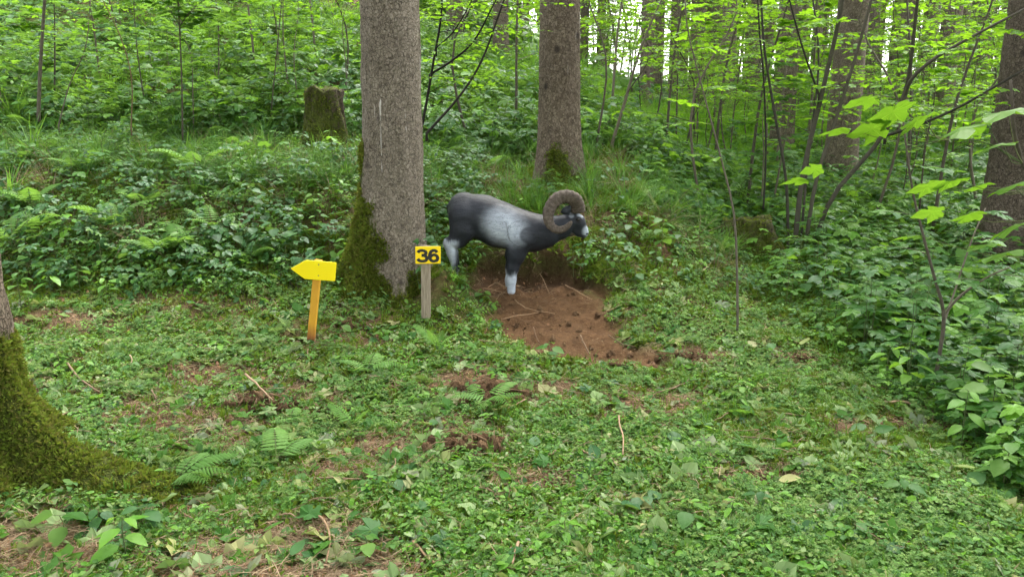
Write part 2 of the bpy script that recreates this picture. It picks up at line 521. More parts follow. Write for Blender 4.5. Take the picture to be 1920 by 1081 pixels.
_GN = {}
def gn_group(sources):
    key = tuple(o.name for o in sources)
    if key in _GN: return _GN[key]
    col = bpy.data.collections.new('sources')
    for o in dict.fromkeys(sources):
        col.objects.link(o)
    ng = bpy.data.node_groups.new('scatter', 'GeometryNodeTree')
    ng.interface.new_socket('Geometry', in_out='INPUT', socket_type='NodeSocketGeometry')
    ng.interface.new_socket('Geometry', in_out='OUTPUT', socket_type='NodeSocketGeometry')
    n = ng.nodes; l = ng.links
    gi = n.new('NodeGroupInput'); go = n.new('NodeGroupOutput')
    ip = n.new('GeometryNodeInstanceOnPoints'); ci = n.new('GeometryNodeCollectionInfo')
    ci.inputs['Collection'].default_value = col
    ci.inputs['Separate Children'].default_value = True
    ci.inputs['Reset Children'].default_value = True
    ip.inputs['Pick Instance'].default_value = True
    def na(name, typ):
        a = n.new('GeometryNodeInputNamedAttribute'); a.data_type = typ; a.inputs['Name'].default_value = name
        return a.outputs[0]
    l.new(gi.outputs[0], ip.inputs['Points'])
    l.new(ci.outputs[0], ip.inputs['Instance'])
    l.new(na('pick', 'INT'), ip.inputs['Instance Index'])
    l.new(na('rot', 'FLOAT_VECTOR'), ip.inputs['Rotation'])
    l.new(na('scl', 'FLOAT'), ip.inputs['Scale'])
    l.new(ip.outputs[0], go.inputs[0])
    _GN[key] = ng
    return ng

def scatter(name, P, ROT, SCL, PICK, sources, label=None, cat=None, parent=None):
    """one object of kind stuff: many small plants standing on points"""
    me = bpy.data.meshes.new(name)
    me.vertices.add(len(P)); me.vertices.foreach_set('co', np.asarray(P, np.float32).ravel())
    for nm, typ, key, A in (('rot', 'FLOAT_VECTOR', 'vector', ROT), ('scl', 'FLOAT', 'value', SCL), ('pick', 'INT', 'value', PICK)):
        a = me.attributes.new(nm, typ, 'POINT')
        a.data.foreach_set(key, np.asarray(A, np.int32 if typ == 'INT' else np.float32).ravel())
    o = obj(name, me, parent)
    md = o.modifiers.new('scatter', 'NODES'); md.node_group = gn_group(sources)
    tag(o, label, cat, None, 'stuff')
    return o

_src = [0]
def source(mesh):
    _src[0] += 1
    return bpy.data.objects.new('source_%03d' % _src[0], mesh)

def moss_tuft(mat, n=16, h=.022, spread=.016):
    b = MB()
    for k in range(n):
        a = random.uniform(0, 6.28); r = spread * math.sqrt(random.random())
        p = Vector((r * math.cos(a), r * math.sin(a), -.003))
        t = Vector((math.cos(a) * random.uniform(.1, 1.0), math.sin(a) * random.uniform(.1, 1.0), 1)).normalized()
        hh = h * random.uniform(.5, 1.15); w = h * .22
        s = t.orthogonal().normalized(); s = Matrix.Rotation(random.uniform(0, 6.28), 3, t) @ s
        m = p + t * hh * .55
        q = p + t * hh + Vector((math.cos(a), math.sin(a), -.3)) * hh * .25
        b.add([p - s * w * .4, p + s * w * .4, m + s * w, q, m - s * w], [(0, 1, 2, 4), (4, 2, 3)])
    return b.mesh('moss_tuft', mat, False)
SRC_MOSS = [source(moss_tuft(M['moss'])) for _ in range(3)]
SRC_GMOSS = [source(moss_tuft(M['mossgreen'], 16, .026, .02)) for _ in range(3)]

def trunk_arrays(R0, height, lobes, taper, seed, nth=96, nz=150, lean=(0, 0), swell=.28, bumpy=.012):
    zs = np.concatenate([np.linspace(-.45, 1.6, int(nz * .6), endpoint=False), np.linspace(1.6, 5, int(nz * .25), endpoint=False), np.linspace(5, height, nz - int(nz * .6) - int(nz * .25))])
    th = np.linspace(0, 2 * np.pi, nth, endpoint=False)
    Z, T = np.meshgrid(zs, th, indexing='ij')
    Zp = np.maximum(Z, -.12)
    r = R0 * np.clip(1 - taper * np.maximum(Z, 0), .12, None) + R0 * swell * np.exp(-np.maximum(Zp, 0) / .35)
    for (a, A, h, w) in lobes:
        d = np.angle(np.exp(1j * (T - a)))
        dn = np.exp(-(d / w) ** 2)
        r = r + A * dn * np.exp(-Zp / h)
    X = np.cos(T); Y = np.sin(T)
    n = (fbm(T * 4 + 10, Z * 3.3, 3, seed) - .5) + (fbm(T * 16 + 3, Z * 9, 3, seed + 5) - .5) * .6
    seam = sstep(-.2, .2, np.abs(T - np.pi) - 2.7)          # hide the noise seam at the back
    r = r + n * bumpy * 2 * np.clip(r / .25, 1, 3)
    x = X * r + lean[0] * np.maximum(Z, 0); y = Y * r + lean[1] * np.maximum(Z, 0)
    return np.stack([x, y, Z], -1), T, Z, r

def make_trunk(parent, R0, height, lobes, taper, seed, mat, mossfn=None, resin=0.0, rot=0.0, **kw):
    V, T, Z, r = trunk_arrays(R0, height, lobes, taper, seed, **kw)
    nz, nth = T.shape
    mo = np.clip(mossfn(T, Z), 0, 1) if mossfn else np.zeros_like(T)
    me = grid_mesh('trunk', V.reshape(-1, 3), nz, nth, mat, True, {'moss': mo, 'resin': np.full(T.shape, resin)})
    o = obj('trunk', me, parent)
    return o, V, mo

def moss_on(trunk, V, mo, n, src, parent, size=1.0, thr=.5, zmax=2.5, seed=3):
    nz, nth, _ = V.shape
    dT = np.roll(V, -1, 1) - np.roll(V, 1, 1); dZ = np.gradient(V, axis=0)
    N = np.cross(dT, dZ); area = np.linalg.norm(N, axis=2)
    N = N / np.maximum(area[..., None], 1e-9)
    w = area * (mo + (fbm(V[..., 0] * 9 + V[..., 2] * 7, V[..., 1] * 9 + V[..., 2] * 5, 3, seed) - .5) * .9 > thr) * (V[..., 2] < zmax)
    w = w.ravel() / w.sum()
    k = rng.choice(len(w), n, p=w)
    P = V.reshape(-1, 3)[k]; NN = N.reshape(-1, 3)[k]
    jit = rng.normal(0, .012, P.shape); jit -= NN * (jit * NN).sum(1, keepdims=True)
    P = P + jit
    NN = NN + rng.normal(0, .35, NN.shape) + np.array([0, 0, -.15])
    return scatter('moss', P, eulers_from(NN, rng.uniform(0, 6.28, n)), rng.uniform(.6, 1.4, n) * size, rng.integers(0, len(src), n), src, None, None, parent)

def make_crown(z0=11.5, z1=23, n=40, seed=1):
    rr = random.Random(seed); b = MB()
    for k in range(n):
        t = k / n; z = z0 + (z1 - z0) * t
        L = (3.3 * (1 - t) ** .8 + .35) * rr.uniform(.75, 1.15)
        a = k * 2.399 + rr.uniform(-.3, .3)
        d = Vector((math.cos(a), math.sin(a), 0))
        pts = [d * (L * s) + Vector((0, 0, z - .30 * L * s + .16 * L * s * s)) for s in (0, .35, .7, 1.0)]
        b.tube(pts, [.035, .025, .014, .005], 4, mat=1, cap=False)
        for s in np.linspace(.15, 1, int(5 + L * 3)):
            p = d * (L * s) + Vector((0, 0, z - .30 * L * s + .16 * L * s * s))
            for sd_ in (-1, 1):
                side = d.cross(Vector((0, 0, 1))) * sd_
                ln = .55 * (1.15 - s * .7) * rr.uniform(.6, 1.1)
                f = (side + d * .6 + Vector((0, 0, -.45 * rr.random()))).normalized()
                Mx = frame(p, f, (rr.uniform(-.4, .4), rr.uniform(-.4, .4), 1))
                b.add([(0, 0, 0), (-.10, ln * .3, -.02), (-.07, ln * .8, -.06), (0, ln, -.1), (.07, ln * .8, -.06), (.10, ln * .3, -.02)],
                      [(0, 5, 4, 3), (0, 3, 2, 1)], Mx)
    return b.mesh('crown', [M['needle'], M['darkbg']], False)
CROWNS = [make_crown(seed=k) for k in range(3)]

# the big spruce between the arrow sign and the ram
def near_tree(label, px, y, R0, lobes, taper, seed, mat, mossfn, nmoss, src, resin=0, lean=(0, 0), msize=1.0, crown=0, nth=110, name='spruce_tree', zoff=0.0):
    x = px
    t = thing(name, label, 'tree', (x, y, h1(x, y) + zoff))
    o, V, mo = make_trunk(t, R0, 20.0, lobes, taper, seed, mat, mossfn, resin, lean=lean, nth=nth)
    if nmoss:
        moss_on(o, V, mo, nmoss, src, o, msize)
    c = obj('crown', CROWNS[crown], t, (lean[0] * 9, lean[1] * 9, 0), (0, 0, seed))
    return t

def ang(d): return math.radians(d)
def moss_main(T, Z):
    left = np.exp(-(np.angle(np.exp(1j * (T - ang(205)))) / .85) ** 2)
    right = np.exp(-(np.angle(np.exp(1j * (T - ang(-28)))) / .5) ** 2)
    m = left * sstep(1.10, .35, Z) * 1.25 + right * sstep(.42, .1, Z) * 1.2
    m = m + sstep(.30, .02, Z) * .40
    strip = np.exp(-(np.angle(np.exp(1j * (T - ang(196)))) / .42) ** 2)
    m = np.maximum(m, strip * sstep(1.5, 1.15, Z) * .62)
    return m * (Z > -.3)
near_tree('thick grey-brown spruce with mossy foot standing directly behind the number sign', -1.0, 6.42, .247,
          [(ang(194), .36, .40, .42), (ang(232), .24, .26, .30), (ang(-30), .34, .24, .26), (ang(285), .12, .16, .25), (ang(60), .2, .2, .4), (ang(130), .2, .25, .4)],
          .022, 3, M['bark'], moss_main, 5200, SRC_MOSS, 1.0, (.008, 0), 1.1, 0, 150, zoff=-.10)

def moss_second(T, Z):
    d = np.exp(-(np.angle(np.exp(1j * (T - ang(262)))) / .6) ** 2)
    d2 = np.exp(-(np.angle(np.exp(1j * (T - ang(-20)))) / .6) ** 2)
    return d * sstep(.75, .2, Z) + d2 * sstep(.30, .0, Z) + sstep(.2, 0, Z) * .4
near_tree('spruce with a moss streak at its foot on the bank behind the ram target', .52, 8.5, .225,
          [(ang(200), .07, .25, .4), (ang(265), .10, .22, .4), (ang(-25), .16, .24, .35), (ang(90), .15, .2, .5)],
          .028, 12, M['barkmid'], moss_second, 900, SRC_MOSS, .4, (-.006, 0), 1.1, 1, zoff=-.15)

def moss_front(T, Z):
    d = np.exp(-(np.angle(np.exp(1j * (T - ang(-8)))) / 1.15) ** 2)
    d2 = np.exp(-(np.angle(np.exp(1j * (T - ang(-75)))) / .7) ** 2)
    return np.maximum(d * sstep(.86, .50, Z), d2 * sstep(.80, .4, Z)) * 1.1 + sstep(.35, .1, Z) * .4
near_tree('spruce with a long moss-covered root reaching out beside the trampled clearing', -2.66, 3.46, .262,
          [(ang(-11), .93, .15, .24), (ang(-50), .40, .17, .30), (ang(-88), .66, .16, .35), (ang(70), .3, .2, .4), (ang(170), .3, .2, .4)],
          .022, 21, M['barkmid'], moss_front, 15000, SRC_MOSS, 0, (-.012, 0), .95, 2, 170)

near_tree('dark spruce trunk rising out of the maple thicket beside the overhanging maple twig', 5.02, 7.6, .275,
          [(ang(200), .15, .25, .4), (ang(290), .15, .25, .4), (ang(20), .2, .25, .4)],
          .02, 31, M['barkdark'], lambda T, Z: sstep(.5, 0, Z) * .6, 500, SRC_MOSS, 0, (.0, 0), 1.3, 0, 80)

# trunks of the stand behind: shared meshes
def far_trunk(seed, R0):
    V, T, Z, r = trunk_arrays(R0, 20, [(1, .1, .2, .5), (3, .1, .2, .5), (5, .1, .2, .5)], .022, seed, nth=18, nz=40, bumpy=.006)
    return grid_mesh('trunk', V.reshape(-1, 3), 40, 18, M['barkfar'], True)
FAR = [far_trunk(40 + k, .21 + .02 * k) for k in range(4)]
def far_tree(u, y, label, group, k, scl=1.0, crown=True):
    x = (u - 960) / FOC * y * 1.0
    t = thing('spruce_tree', label, 'tree', (x, y, h1(x, y) - .05), random.uniform(0, 6.28), group, (scl, scl, 1))
    obj('trunk', FAR[k % 4], t)
    if crown: obj('crown', CROWNS[k % 3], t)
    return t
far_tree(1568, 12.6, 'straight spruce trunk seen through the many-stemmed maple bush', None, 2, 1.0)
far_tree(1456, 15.5, 'spruce with a dark bark wound standing in bright undergrowth beyond the maple bush', None, 1, 1.0)
G1 = 'spruce trunks of the stand beyond the undergrowth'
L1 = 'slim grey-brown spruce trunk of the stand beyond the undergrowth'
k = 0
for (u, y) in [(1204, 24), (1199, 31), (1213, 33), (1221, 27), (1252, 30), (1291, 25), (1298, 34), (1329, 29), (1349, 22), (1343, 38), (1397, 26), (1420, 34), (1385, 42), (1507, 27), (1520, 38), (1602, 24), (1648, 30), (1668, 21), (1712, 26), (1745, 20), (1700, 38), (1768, 33), (1806, 25), (1840, 36), (1622, 44), (1266, 44), (1312, 47), (1442, 44), (1480, 31), (1560, 33), (1786, 45), (1880, 28), (1930, 33), (1980, 24), (2040, 30)]:
    far_tree(u, y, L1, G1, k, random.uniform(.75, 1.05)); k += 1
G2 = 'spruce trunks standing uphill behind the mossy bank'
L2 = 'spruce trunk standing uphill among the leaves above the mossy bank'
for (u, y) in [(612, 25), (632, 31), (940, 19), (858, 24), (838, 33), (905, 36), (430, 34), (240, 30), (100, 26), (520, 40), (-60, 30), (330, 42), (1120, 40), (1090, 30), (985, 44), (680, 45), (20, 40), (180, 44)]:
    far_tree(u, y, L2, G2, k, random.uniform(.8, 1.05)); k += 1

LOWC = make_crown(5.5, 21, 60, 9)
for i_, (x_, y_) in enumerate([(-3.5, -4.5), (1.5, -6.5), (5.5, -2.5), (-8, 0.5), (8.5, 2.5), (-6, -9), (4, -11), (-1.5, -10.5), (10, -7), (-11, -5), (-9.5, 6), (10.5, 9), (0, -15), (7, -16), (-7, -16)]):  # unseen spruces added around the camera to hold back frontal light
    t = thing('spruce_tree', 'unseen spruce of the wood behind the trampled clearing, added to shade it', 'tree', (x_, y_, h1(x_, y_) - .05), i_ * 1.3, 'unseen spruces added behind the clearing for shade')
    obj('trunk', FAR[i_ % 4], t); obj('crown', LOWC, t)

for i_ in range(64):
    u_ = -250 + 2450 * (i_ + random.random()) / 64
    if 1184 < u_ < 1246: continue
    y_ = random.uniform(52, 82); x_ = (u_ - 960) / FOC * y_
    t = thing('spruce_tree', 'distant spruce with dark green low branches at the back of the wood', 'tree', (x_, y_, h1(x_, y_) - .3), i_ * 1.3, 'far spruces at the back of the wood', (1.1, 1.1, 1))
    obj('trunk', FAR[i_ % 4], t); obj('crown', LOWC, t)

# ------------------------------------------------------------------ stumps
def stump(label, u, v, R0, hgt, seed):
    p = ground_at(u, v)
    t = thing('tree_stump', label, 'stump', (p.x, p.y, p.z - .05))
    V, T, Z, r = trunk_arrays(R0, 2, [(ang(210), .16, .2, .4), (ang(330), .14, .2, .4), (ang(80), .15, .2, .4)], .06, seed, nth=64, nz=60, bumpy=.02)
    zs = np.linspace(-.3, 1, V.shape[0])[:, None] * np.ones((1, 64))
    top = hgt + (fbm(np.cos(T) * 2 + 5, np.sin(T) * 2 + 5, 3, seed + 2) - .5) * .16
    zz = -.3 + (top + .3) * np.linspace(0, 1, V.shape[0])[:, None]
    rr_ = R0 * (1 + .75 * np.exp(-np.maximum(zz, 0) / .28)) + (fbm(np.cos(T) * 2.5 + 9, np.sin(T) * 2.5 + zz * 3, 3, seed) - .5) * .16
    for (a, A, h, w) in [(ang(215), .14, .2, .4), (ang(325), .14, .2, .4)]:
        rr_ = rr_ + A * np.exp(-(np.angle(np.exp(1j * (T - a))) / w) ** 2) * np.exp(-np.maximum(zz, 0) / h)
    V = np.stack([np.cos(T) * rr_, np.sin(T) * rr_, zz], -1)
    mo = np.clip(.52 - .2 * zz / hgt + .25 * np.cos(T - 4.6), 0, 1) * np.ones_like(T)
    # close the top with shrinking rings
    rings = [V[-1] * np.array([s, s, 1]) + np.array([0, 0, dz]) for s, dz in ((.9, .015), (.6, .0), (.25, -.02), (.02, -.03))]
    V2 = np.concatenate([V, np.array(rings)], 0)
    mo2 = np.concatenate([mo, np.full((4, 64), .55)], 0)
    o = obj('wood', grid_mesh('stump', V2.reshape(-1, 3), V2.shape[0], 64, M['stump'], True, {'moss': mo2, 'resin': mo2 * 0}), t)
    moss_on(o, V2, mo2, 450, SRC_MOSS, o, .8, .55)
    return t
stump('tall mossy cut stump on the bank to the side of the thick spruce', 612, 292, .20, .80, 5)
stump('low dark stump half hidden by leaves near the foot of the maple bush', 1394, 466, .22, .36, 8)

# ------------------------------------------------------------------ yellow arrow sign and number sign
def flat_paint(name, c, rough=.45, var=.12, spec=.4):
    m, nt, out = nodes_of(name)
    n = noise_tex(nt, 18, 5, .7, coords(nt))
    col = mixc(nt, mathn(nt, 'MULTIPLY', n, var), c, tuple(x * .45 for x in c))
    principled(nt, out, col, rough, bump(nt, noise_tex(nt, 120, 3, .6, coords(nt)), .15, .002), spec)
    return m
M['yellow'] = flat_paint('yellow_sign_paint', (.88, .70, .0), .4)
M['yellow2'] = flat_paint('yellow_number_foil', (.88, .62, .004), .35)
M['black'] = flat_paint('black_print', (.018, .017, .014), .45)
M['metal'] = flat_paint('nail_metal', (.12, .11, .09), .5)
def orange_post():
    m, nt, out = nodes_of('orange_post_paint')
    co = coords(nt)
    sx = nt.nodes.new('ShaderNodeSeparateXYZ'); nt.links.new(co, sx.inputs[0])
    n = noise_tex(nt, 16, 5, .7, coords(nt, 'Object', (2, 2, .5)))
    col = mixc(nt, mathn(nt, 'MULTIPLY', n, .6), (.62, .33, .02), (.36, .17, .03))
    low = ramp(nt, [(.02, (1, 1, 1)), (.14, (0, 0, 0))], mathn(nt, 'ADD', sx.outputs[2], mathn(nt, 'MULTIPLY', mathn(nt, 'SUBTRACT', n, .5), .12)))
    col = mixc(nt, low, col, (.17, .045, .02))
    principled(nt, out, col, .6, bump(nt, n, .4, .004), .3)
    return m
M['orange'] = orange_post()

def bevel_box(name, mat, sx, sy, sz, z0=0, bev=.004):
    x, y = sx / 2, sy / 2; b = bev
    pts = [(-x + b, -y), (x - b, -y), (x, -y + b), (x, y - b), (x - b, y), (-x + b, y), (-x, y - b), (-x, -y + b)]
    vs_ = []; n = 8
    for (z, s) in ((z0, 1), (z0 + sz - b, 1), (z0 + sz, .88)):
        vs_ += [(p[0] * s, p[1] * s, z) for p in pts]
    fs = [tuple(range(7, -1, -1)), tuple(range(16, 24))]
    for i in range(2):
        for k_ in range(8): fs.append((i * 8 + k_, i * 8 + (k_ + 1) % 8, (i + 1) * 8 + (k_ + 1) % 8, (i + 1) * 8 + k_))
    return MB().add(vs_, fs).mesh(name, mat, False)

def plate(name, mat, pts, y0, th, corner=.008):
    """flat board in the XZ plane from corner points, rounded corners, thickness th behind y0"""
    out = []
    n = len(pts)
    for i in range(n):
        p = np.array(pts[i]); a = np.array(pts[i - 1]); c = np.array(pts[(i + 1) % n])
        u1 = (a - p) / np.linalg.norm(a - p); u2 = (c - p) / np.linalg.norm(c - p)
        p1, p2 = p + u1 * corner, p + u2 * corner
        for t in (0, .5, 1):
            out.append((1 - t) ** 2 * p1 + 2 * t * (1 - t) * p + t * t * p2)
    n = len(out); cen = np.mean(out, 0); e = .0025
    vs_ = [(q[0], y0, q[1]) for q in [cen + (o_ - cen) * (1 - e / np.linalg.norm(o_ - cen)) for o_ in out]]
    vs_ += [(q[0], y0 + e, q[1]) for q in out] + [(q[0], y0 + th, q[1]) for q in out]
    fs = [tuple(range(n))[::-1], tuple(range(2 * n, 3 * n))]
    for r_ in range(2):
        for i in range(n):
            j = (i + 1) % n; fs.append((r_ * n + i, r_ * n + j, (r_ + 1) * n + j, (r_ + 1) * n + i))
    b = MB().add(vs_, fs)
    me = b.mesh(name, mat, False)
    return me

def nail(parent, x, y, z, r=.005):
    b = MB()
    b.tube([(0, .006, 0), (0, 0, 0), (0, -.0015, 0)], [r, r, r * .6], 8)
    return obj('nail', b.mesh('nail', M['metal']), parent, (x, y, z))

base = ground_at(583, 641)
YA = base.y
t = thing('arrow_sign', 'plain yellow arrow board pointing away from the number sign on a slim orange post', 'sign', base)
def rel(u, v, y, o): 
    p = at_y(u, v, y) - o
    return (p.x, p.z)
top = at_y(597, 487, YA + .01) - base
po = obj('post', bevel_box('post', M['orange'], .052, .045, math.hypot(top.x, top.z) + .10, -.10), t)
po.rotation_euler = (R(-1.5), math.atan2(top.x, top.z), 0)
yb = -.034
pts = [rel(u, v, YA + yb, base) for (u, v) in ((544.5, 503.5), (573, 487.5), (630.5, 492), (628, 527), (571, 523))]
obj('board', plate('board', M['yellow'], pts[::-1], yb, .009), t)
for (u, v) in ((597.5, 496), (597, 516.5)):
    q = rel(u, v, YA + yb, base); nail(t, q[0], yb - .001, q[1])

base = ground_at(799, 600)
YN = base.y
t = thing('number_sign', 'yellow plate with black 36 on a grey weathered wooden post', 'sign', base)
top = at_y(802, 460, YN) - base
po = obj('post', bevel_box('post', M['post'], .072, .028, top.z + .12, -.12), t)
po.rotation_euler = (0, R(1.0), 0)
yb = -.024
pts = [rel(u, v, YN + yb, base) for (u, v) in ((778.5, 462.5), (826, 461.5), (826, 494), (779, 494.5))]
pl = obj('plate', plate('plate', M['yellow2'], pts[::-1], yb, .006, .004), t)
x0, z1 = rel(782.6, 466.3, YN, base); x1, z0 = rel(822.8, 490.4, YN, base)
DIG = {'3': [[(.06, .74), (.16, .86), (.38, .91), (.62, .84), (.68, .70), (.58, .57), (.34, .535)],
             [(.34, .53), (.62, .49), (.74, .30), (.64, .13), (.38, .08), (.14, .14), (.05, .27)]],
       '6': [[(.70, .75), (.60, .88), (.42, .91), (.22, .80), (.12, .52), (.16, .25), (.30, .11), (.46, .085), (.66, .15), (.74, .33), (.66, .50), (.46, .575), (.26, .50), (.16, .36)]]}
def ribbon(mb, pts, hw, ox, sx, oz, sz, dy):
    P = [np.array(p, float) for p in pts]
    Q = [np.array(q[:2]) for q in smooth2(P, 36)]
    L_ = []; R_ = []
    for k_ in range(len(Q)):
        d = Q[min(k_ + 1, len(Q) - 1)] - Q[max(k_ - 1, 0)]; d = d / np.linalg.norm(d); n_ = np.array([-d[1], d[0]])
        w_ = hw * (1.0 + .18 * abs(d[1]))
        for S_, sg in ((L_, 1), (R_, -1)):
            e_ = Q[k_] + n_ * w_ * sg
            S_.append((ox + e_[0] * sx, -dy - .00001 * k_, oz + e_[1] * sz))
    n = len(Q); fs = [(k_, n + k_, n + k_ + 1, k_ + 1) for k_ in range(n - 1)]
    mb.add(L_ + R_, fs)
def smooth2(P, n):
    P = [2 * P[0] - P[1]] + P + [2 * P[-1] - P[-2]]; out = []; m = len(P) - 3
    for k_ in range(n):
        t = k_ / (n - 1) * m; i = min(int(t), m - 1); f = t - i
        p0, p1, p2, p3 = P[i:i + 4]
        out.append(.5 * ((2 * p1) + (-p0 + p2) * f + (2 * p0 - 5 * p1 + 4 * p2 - p3) * f * f + (-p0 + 3 * p1 - 3 * p2 + p3) * f ** 3))
    return out
wd_ = (x1 - x0) * .49
for k_, ch_ in enumerate('36'):
    mb = MB()
    for m_, st_ in enumerate(DIG[ch_]):
        ribbon(mb, st_, .108, x0 + k_ * (x1 - x0 - wd_) , wd_ / .80, z0, (z1 - z0), -yb + .0008 + .0005 * m_)
    me = mb.mesh('digit', M['black'], False)
    obj('digit', me, pl)
q = rel(802, 495.8, YN, base); nail(t, q[0], -.016, q[1], .0035)

# ------------------------------------------------------------------ the ram archery target
YRAM = 6.50
def rp(cx, cy, y=YRAM):
    """point of the side view drawing (measured on the enlarged photograph) at depth y"""
    return np.array(at_y(780 + cx / 4.003, 330 + cy / 4.003, y))
PX = float(np.linalg.norm(rp(700, 500) - rp(701, 500)))
foot = rp(715, 872, YRAM - .085)
hx = float(rp(285, 700)[0])
parts = []                       # (chain of (cx, cy, r), y offset, flattening in depth)
def chain(pts, dy=0, ky=1.0, k=28):
    for a, b in zip(pts[:-1], pts[1:]):
        parts.append((rp(a[0], a[1], YRAM + dy), a[2] * PX, rp(b[0], b[1], YRAM + dy), b[2] * PX, ky, k * PX))
chain([(362, 246, 124), (500, 308, 163), (620, 362, 168), (750, 402, 155), (880, 424, 140), (960, 420, 122)], 0, .84)
chain([(955, 415, 112), (1085, 383, 86), (1150, 345, 62)], 0, .74)
chain([(1172, 318, 64), (1215, 345, 56), (1256, 408, 35), (1268, 428, 27)], 0, .66, 14)
chain([(1170, 372, 42), (1225, 425, 30), (1258, 446, 22)], 0, .6, 14)
chain([(252, 225, 20), (250, 262, 17), (256, 300, 9)], 0, 1, 10)
for dy, dx in ((-.085, 0), (.085, 14)):
    chain([(352 + dx, 300, 108), (350 + dx, 400, 92), (308 + dx, 480, 58), (246 + dx, 503, 42)], dy * .9, .72)
    chain([(246 + dx, 503, 43), (268 + dx, 580, 36), (286 + dx, 650, 27), (292 + dx, 760, 25), (298 + dx, 830, 30)], dy * .9, .85, 10)
    chain([(785 - dx, 470, 100), (752 - dx, 590, 66), (728 - dx, 690, 40), (717 - dx, 780, 31), (715 - dx, 862, 31)], dy, .8)
h_ = .0062
lo = np.array([rp(180, 0)[0], YRAM - .24, rp(300, 900)[2] - .02]); hi = np.array([rp(1320, 0)[0], YRAM + .24, rp(300, 95)[2]])
nn = np.ceil((hi - lo) / h_).astype(int)
ax_ = [lo[i] + np.arange(nn[i]) * h_ for i in range(3)]
F = np.full(nn, 1.0, np.float32)
for (a, ra, b, rb, ky, kk) in parts:
    rm = max(ra, rb) + .11
    sl = []
    for i in range(3):
        l0 = min(a[i], b[i]) - rm; l1 = max(a[i], b[i]) + rm
        i0 = int(np.clip((l0 - lo[i]) / h_, 0, nn[i])); i1 = int(np.clip((l1 - lo[i]) / h_ + 1, 0, nn[i]))
        sl.append(slice(i0, i1))
    gx_, gy_, gz_ = np.meshgrid(ax_[0][sl[0]], ax_[1][sl[1]], ax_[2][sl[2]], indexing='ij')
    ab = b - a; L2_ = ab @ ab
    px, py, pz = gx_ - a[0], (gy_ - a[1]) / ky, gz_ - a[2]
    tt = np.clip((px * ab[0] + pz * ab[2]) / max(L2_, 1e-9), 0, 1)
    d = np.sqrt((px - ab[0] * tt) ** 2 + py ** 2 + (pz - ab[2] * tt) ** 2) - (ra + (rb - ra) * tt)
    sub = F[tuple(sl)]
    hh = np.clip(.5 + .5 * (sub - d) / kk, 0, 1)
    F[tuple(sl)] = sub * (1 - hh) + d * hh - kk * hh * (1 - hh)

def surface_nets(F, lo, h):
    nx, ny, nz = F.shape
    S = F < 0
    cnt = np.zeros((nx - 1, ny - 1, nz - 1), np.float32); acc = np.zeros((nx - 1, ny - 1, nz - 1, 3), np.float32)
    for ax in range(3):
        o1, o2 = [i for i in range(3) if i != ax]
        for p in (0, 1):
            for q in (0, 1):
                s0 = [slice(0, -1)] * 3; s1 = [slice(0, -1)] * 3
                for o_, w in ((o1, p), (o2, q)):
                    s0[o_] = s1[o_] = slice(w, F.shape[o_] - 1 + w)
                s1[ax] = slice(1, None)
                f0, f1 = F[tuple(s0)], F[tuple(s1)]
                c = (f0 < 0) != (f1 < 0)
                t = np.where(c, f0 / np.where(c, f0 - f1, 1), 0)
                cnt += c
                acc[..., ax] += np.where(c, t, 0); acc[..., o1] += c * p; acc[..., o2] += c * q
    act = cnt > 0
    idx = np.full(act.shape, -1, np.int64); idx[act] = np.arange(act.sum())
    cell = np.argwhere(act)
    V = (cell + acc[act] / cnt[act][:, None]) * h + lo
    Q = []
    for ax in range(3):
        o1, o2 = (ax + 1) % 3, (ax + 2) % 3
        s0 = [slice(1, -1)] * 3; s1 = [slice(1, -1)] * 3
        s0[ax] = slice(0, -1); s1[ax] = slice(1, None)
        a_ = S[tuple(s0)]; b_ = S[tuple(s1)]
        e = np.argwhere(a_ != b_)
        fl = a_[a_ != b_]
        off = np.array([1, 1, 1]); off[ax] = 0
        e = e + off
        def get(d1, d2):
            c = e.copy(); c[:, o1] += d1; c[:, o2] += d2
            return idx[c[:, 0], c[:, 1], c[:, 2]]
        q = np.stack([get(-1, -1), get(0, -1), get(0, 0), get(-1, 0)], -1)
        q[~fl] = q[~fl][:, ::-1]
        Q.append(q)
    return V, np.concatenate(Q)
V, Q = surface_nets(F, lo, h_)
Q = Q[(Q >= 0).all(1)]
# side view drawing coordinates of each vertex, for the paint
pu, pv = project(V[:, 0], np.full(len(V), YRAM), V[:, 2])
cx, cy_ = (pu - 780) * 4.003, (pv - 330) * 4.003
n1 = fbm(cx / 40, cy_ / 40, 4, 71); n2 = fbm(cx / 14 + 5, cy_ / 60, 3, 72)
flank = sstep(1.2, .35, np.hypot((cx - 668) / 185, (cy_ - 372 - (cx - 668) * .22) / 150) + (n1 - .5) * .25)
flank = flank * (1 - .75 * sstep(1.1, .8, np.hypot((cx - 850) / 78, (cy_ - 425) / 62)))
legf = sstep(690, 760, cy_ + (n2 - .5) * 60)
legh = sstep(455, 505, cy_ + (n2 - .5) * 60) * sstep(345, 295, cx + (cy_ - 500) * .2)
muz = sstep(58, 22, np.hypot(cx - 1290, cy_ - 415)) * .9
fore = sstep(36, 14, np.hypot((cx - 1232) / 1.0, cy_ - 288)) * .75
earw = sstep(26, 12, np.hypot(cx - 1163, cy_ - 290)) * .5
pale = np.clip(np.maximum.reduce([flank * (.72 + .5 * (n1 - .3)), legf * 1.05, legh * (.8 + .4 * n2), muz, fore, earw]), 0, 1)
backl = np.interp(cx, [250, 400, 500, 600, 700, 800, 900, 960], [160, 118, 140, 185, 225, 255, 280, 300])
spine = .6 * sstep(70, 8, cy_ - backl) * (cx > 290) * (cx < 1000)
ring = np.abs(np.hypot((cx - 800) / 115, (cy_ - 420 - (cx - 800) * .12) / 95) - 1)
dark = sstep(.03, .008, ring) * .55 * (cx > 660)
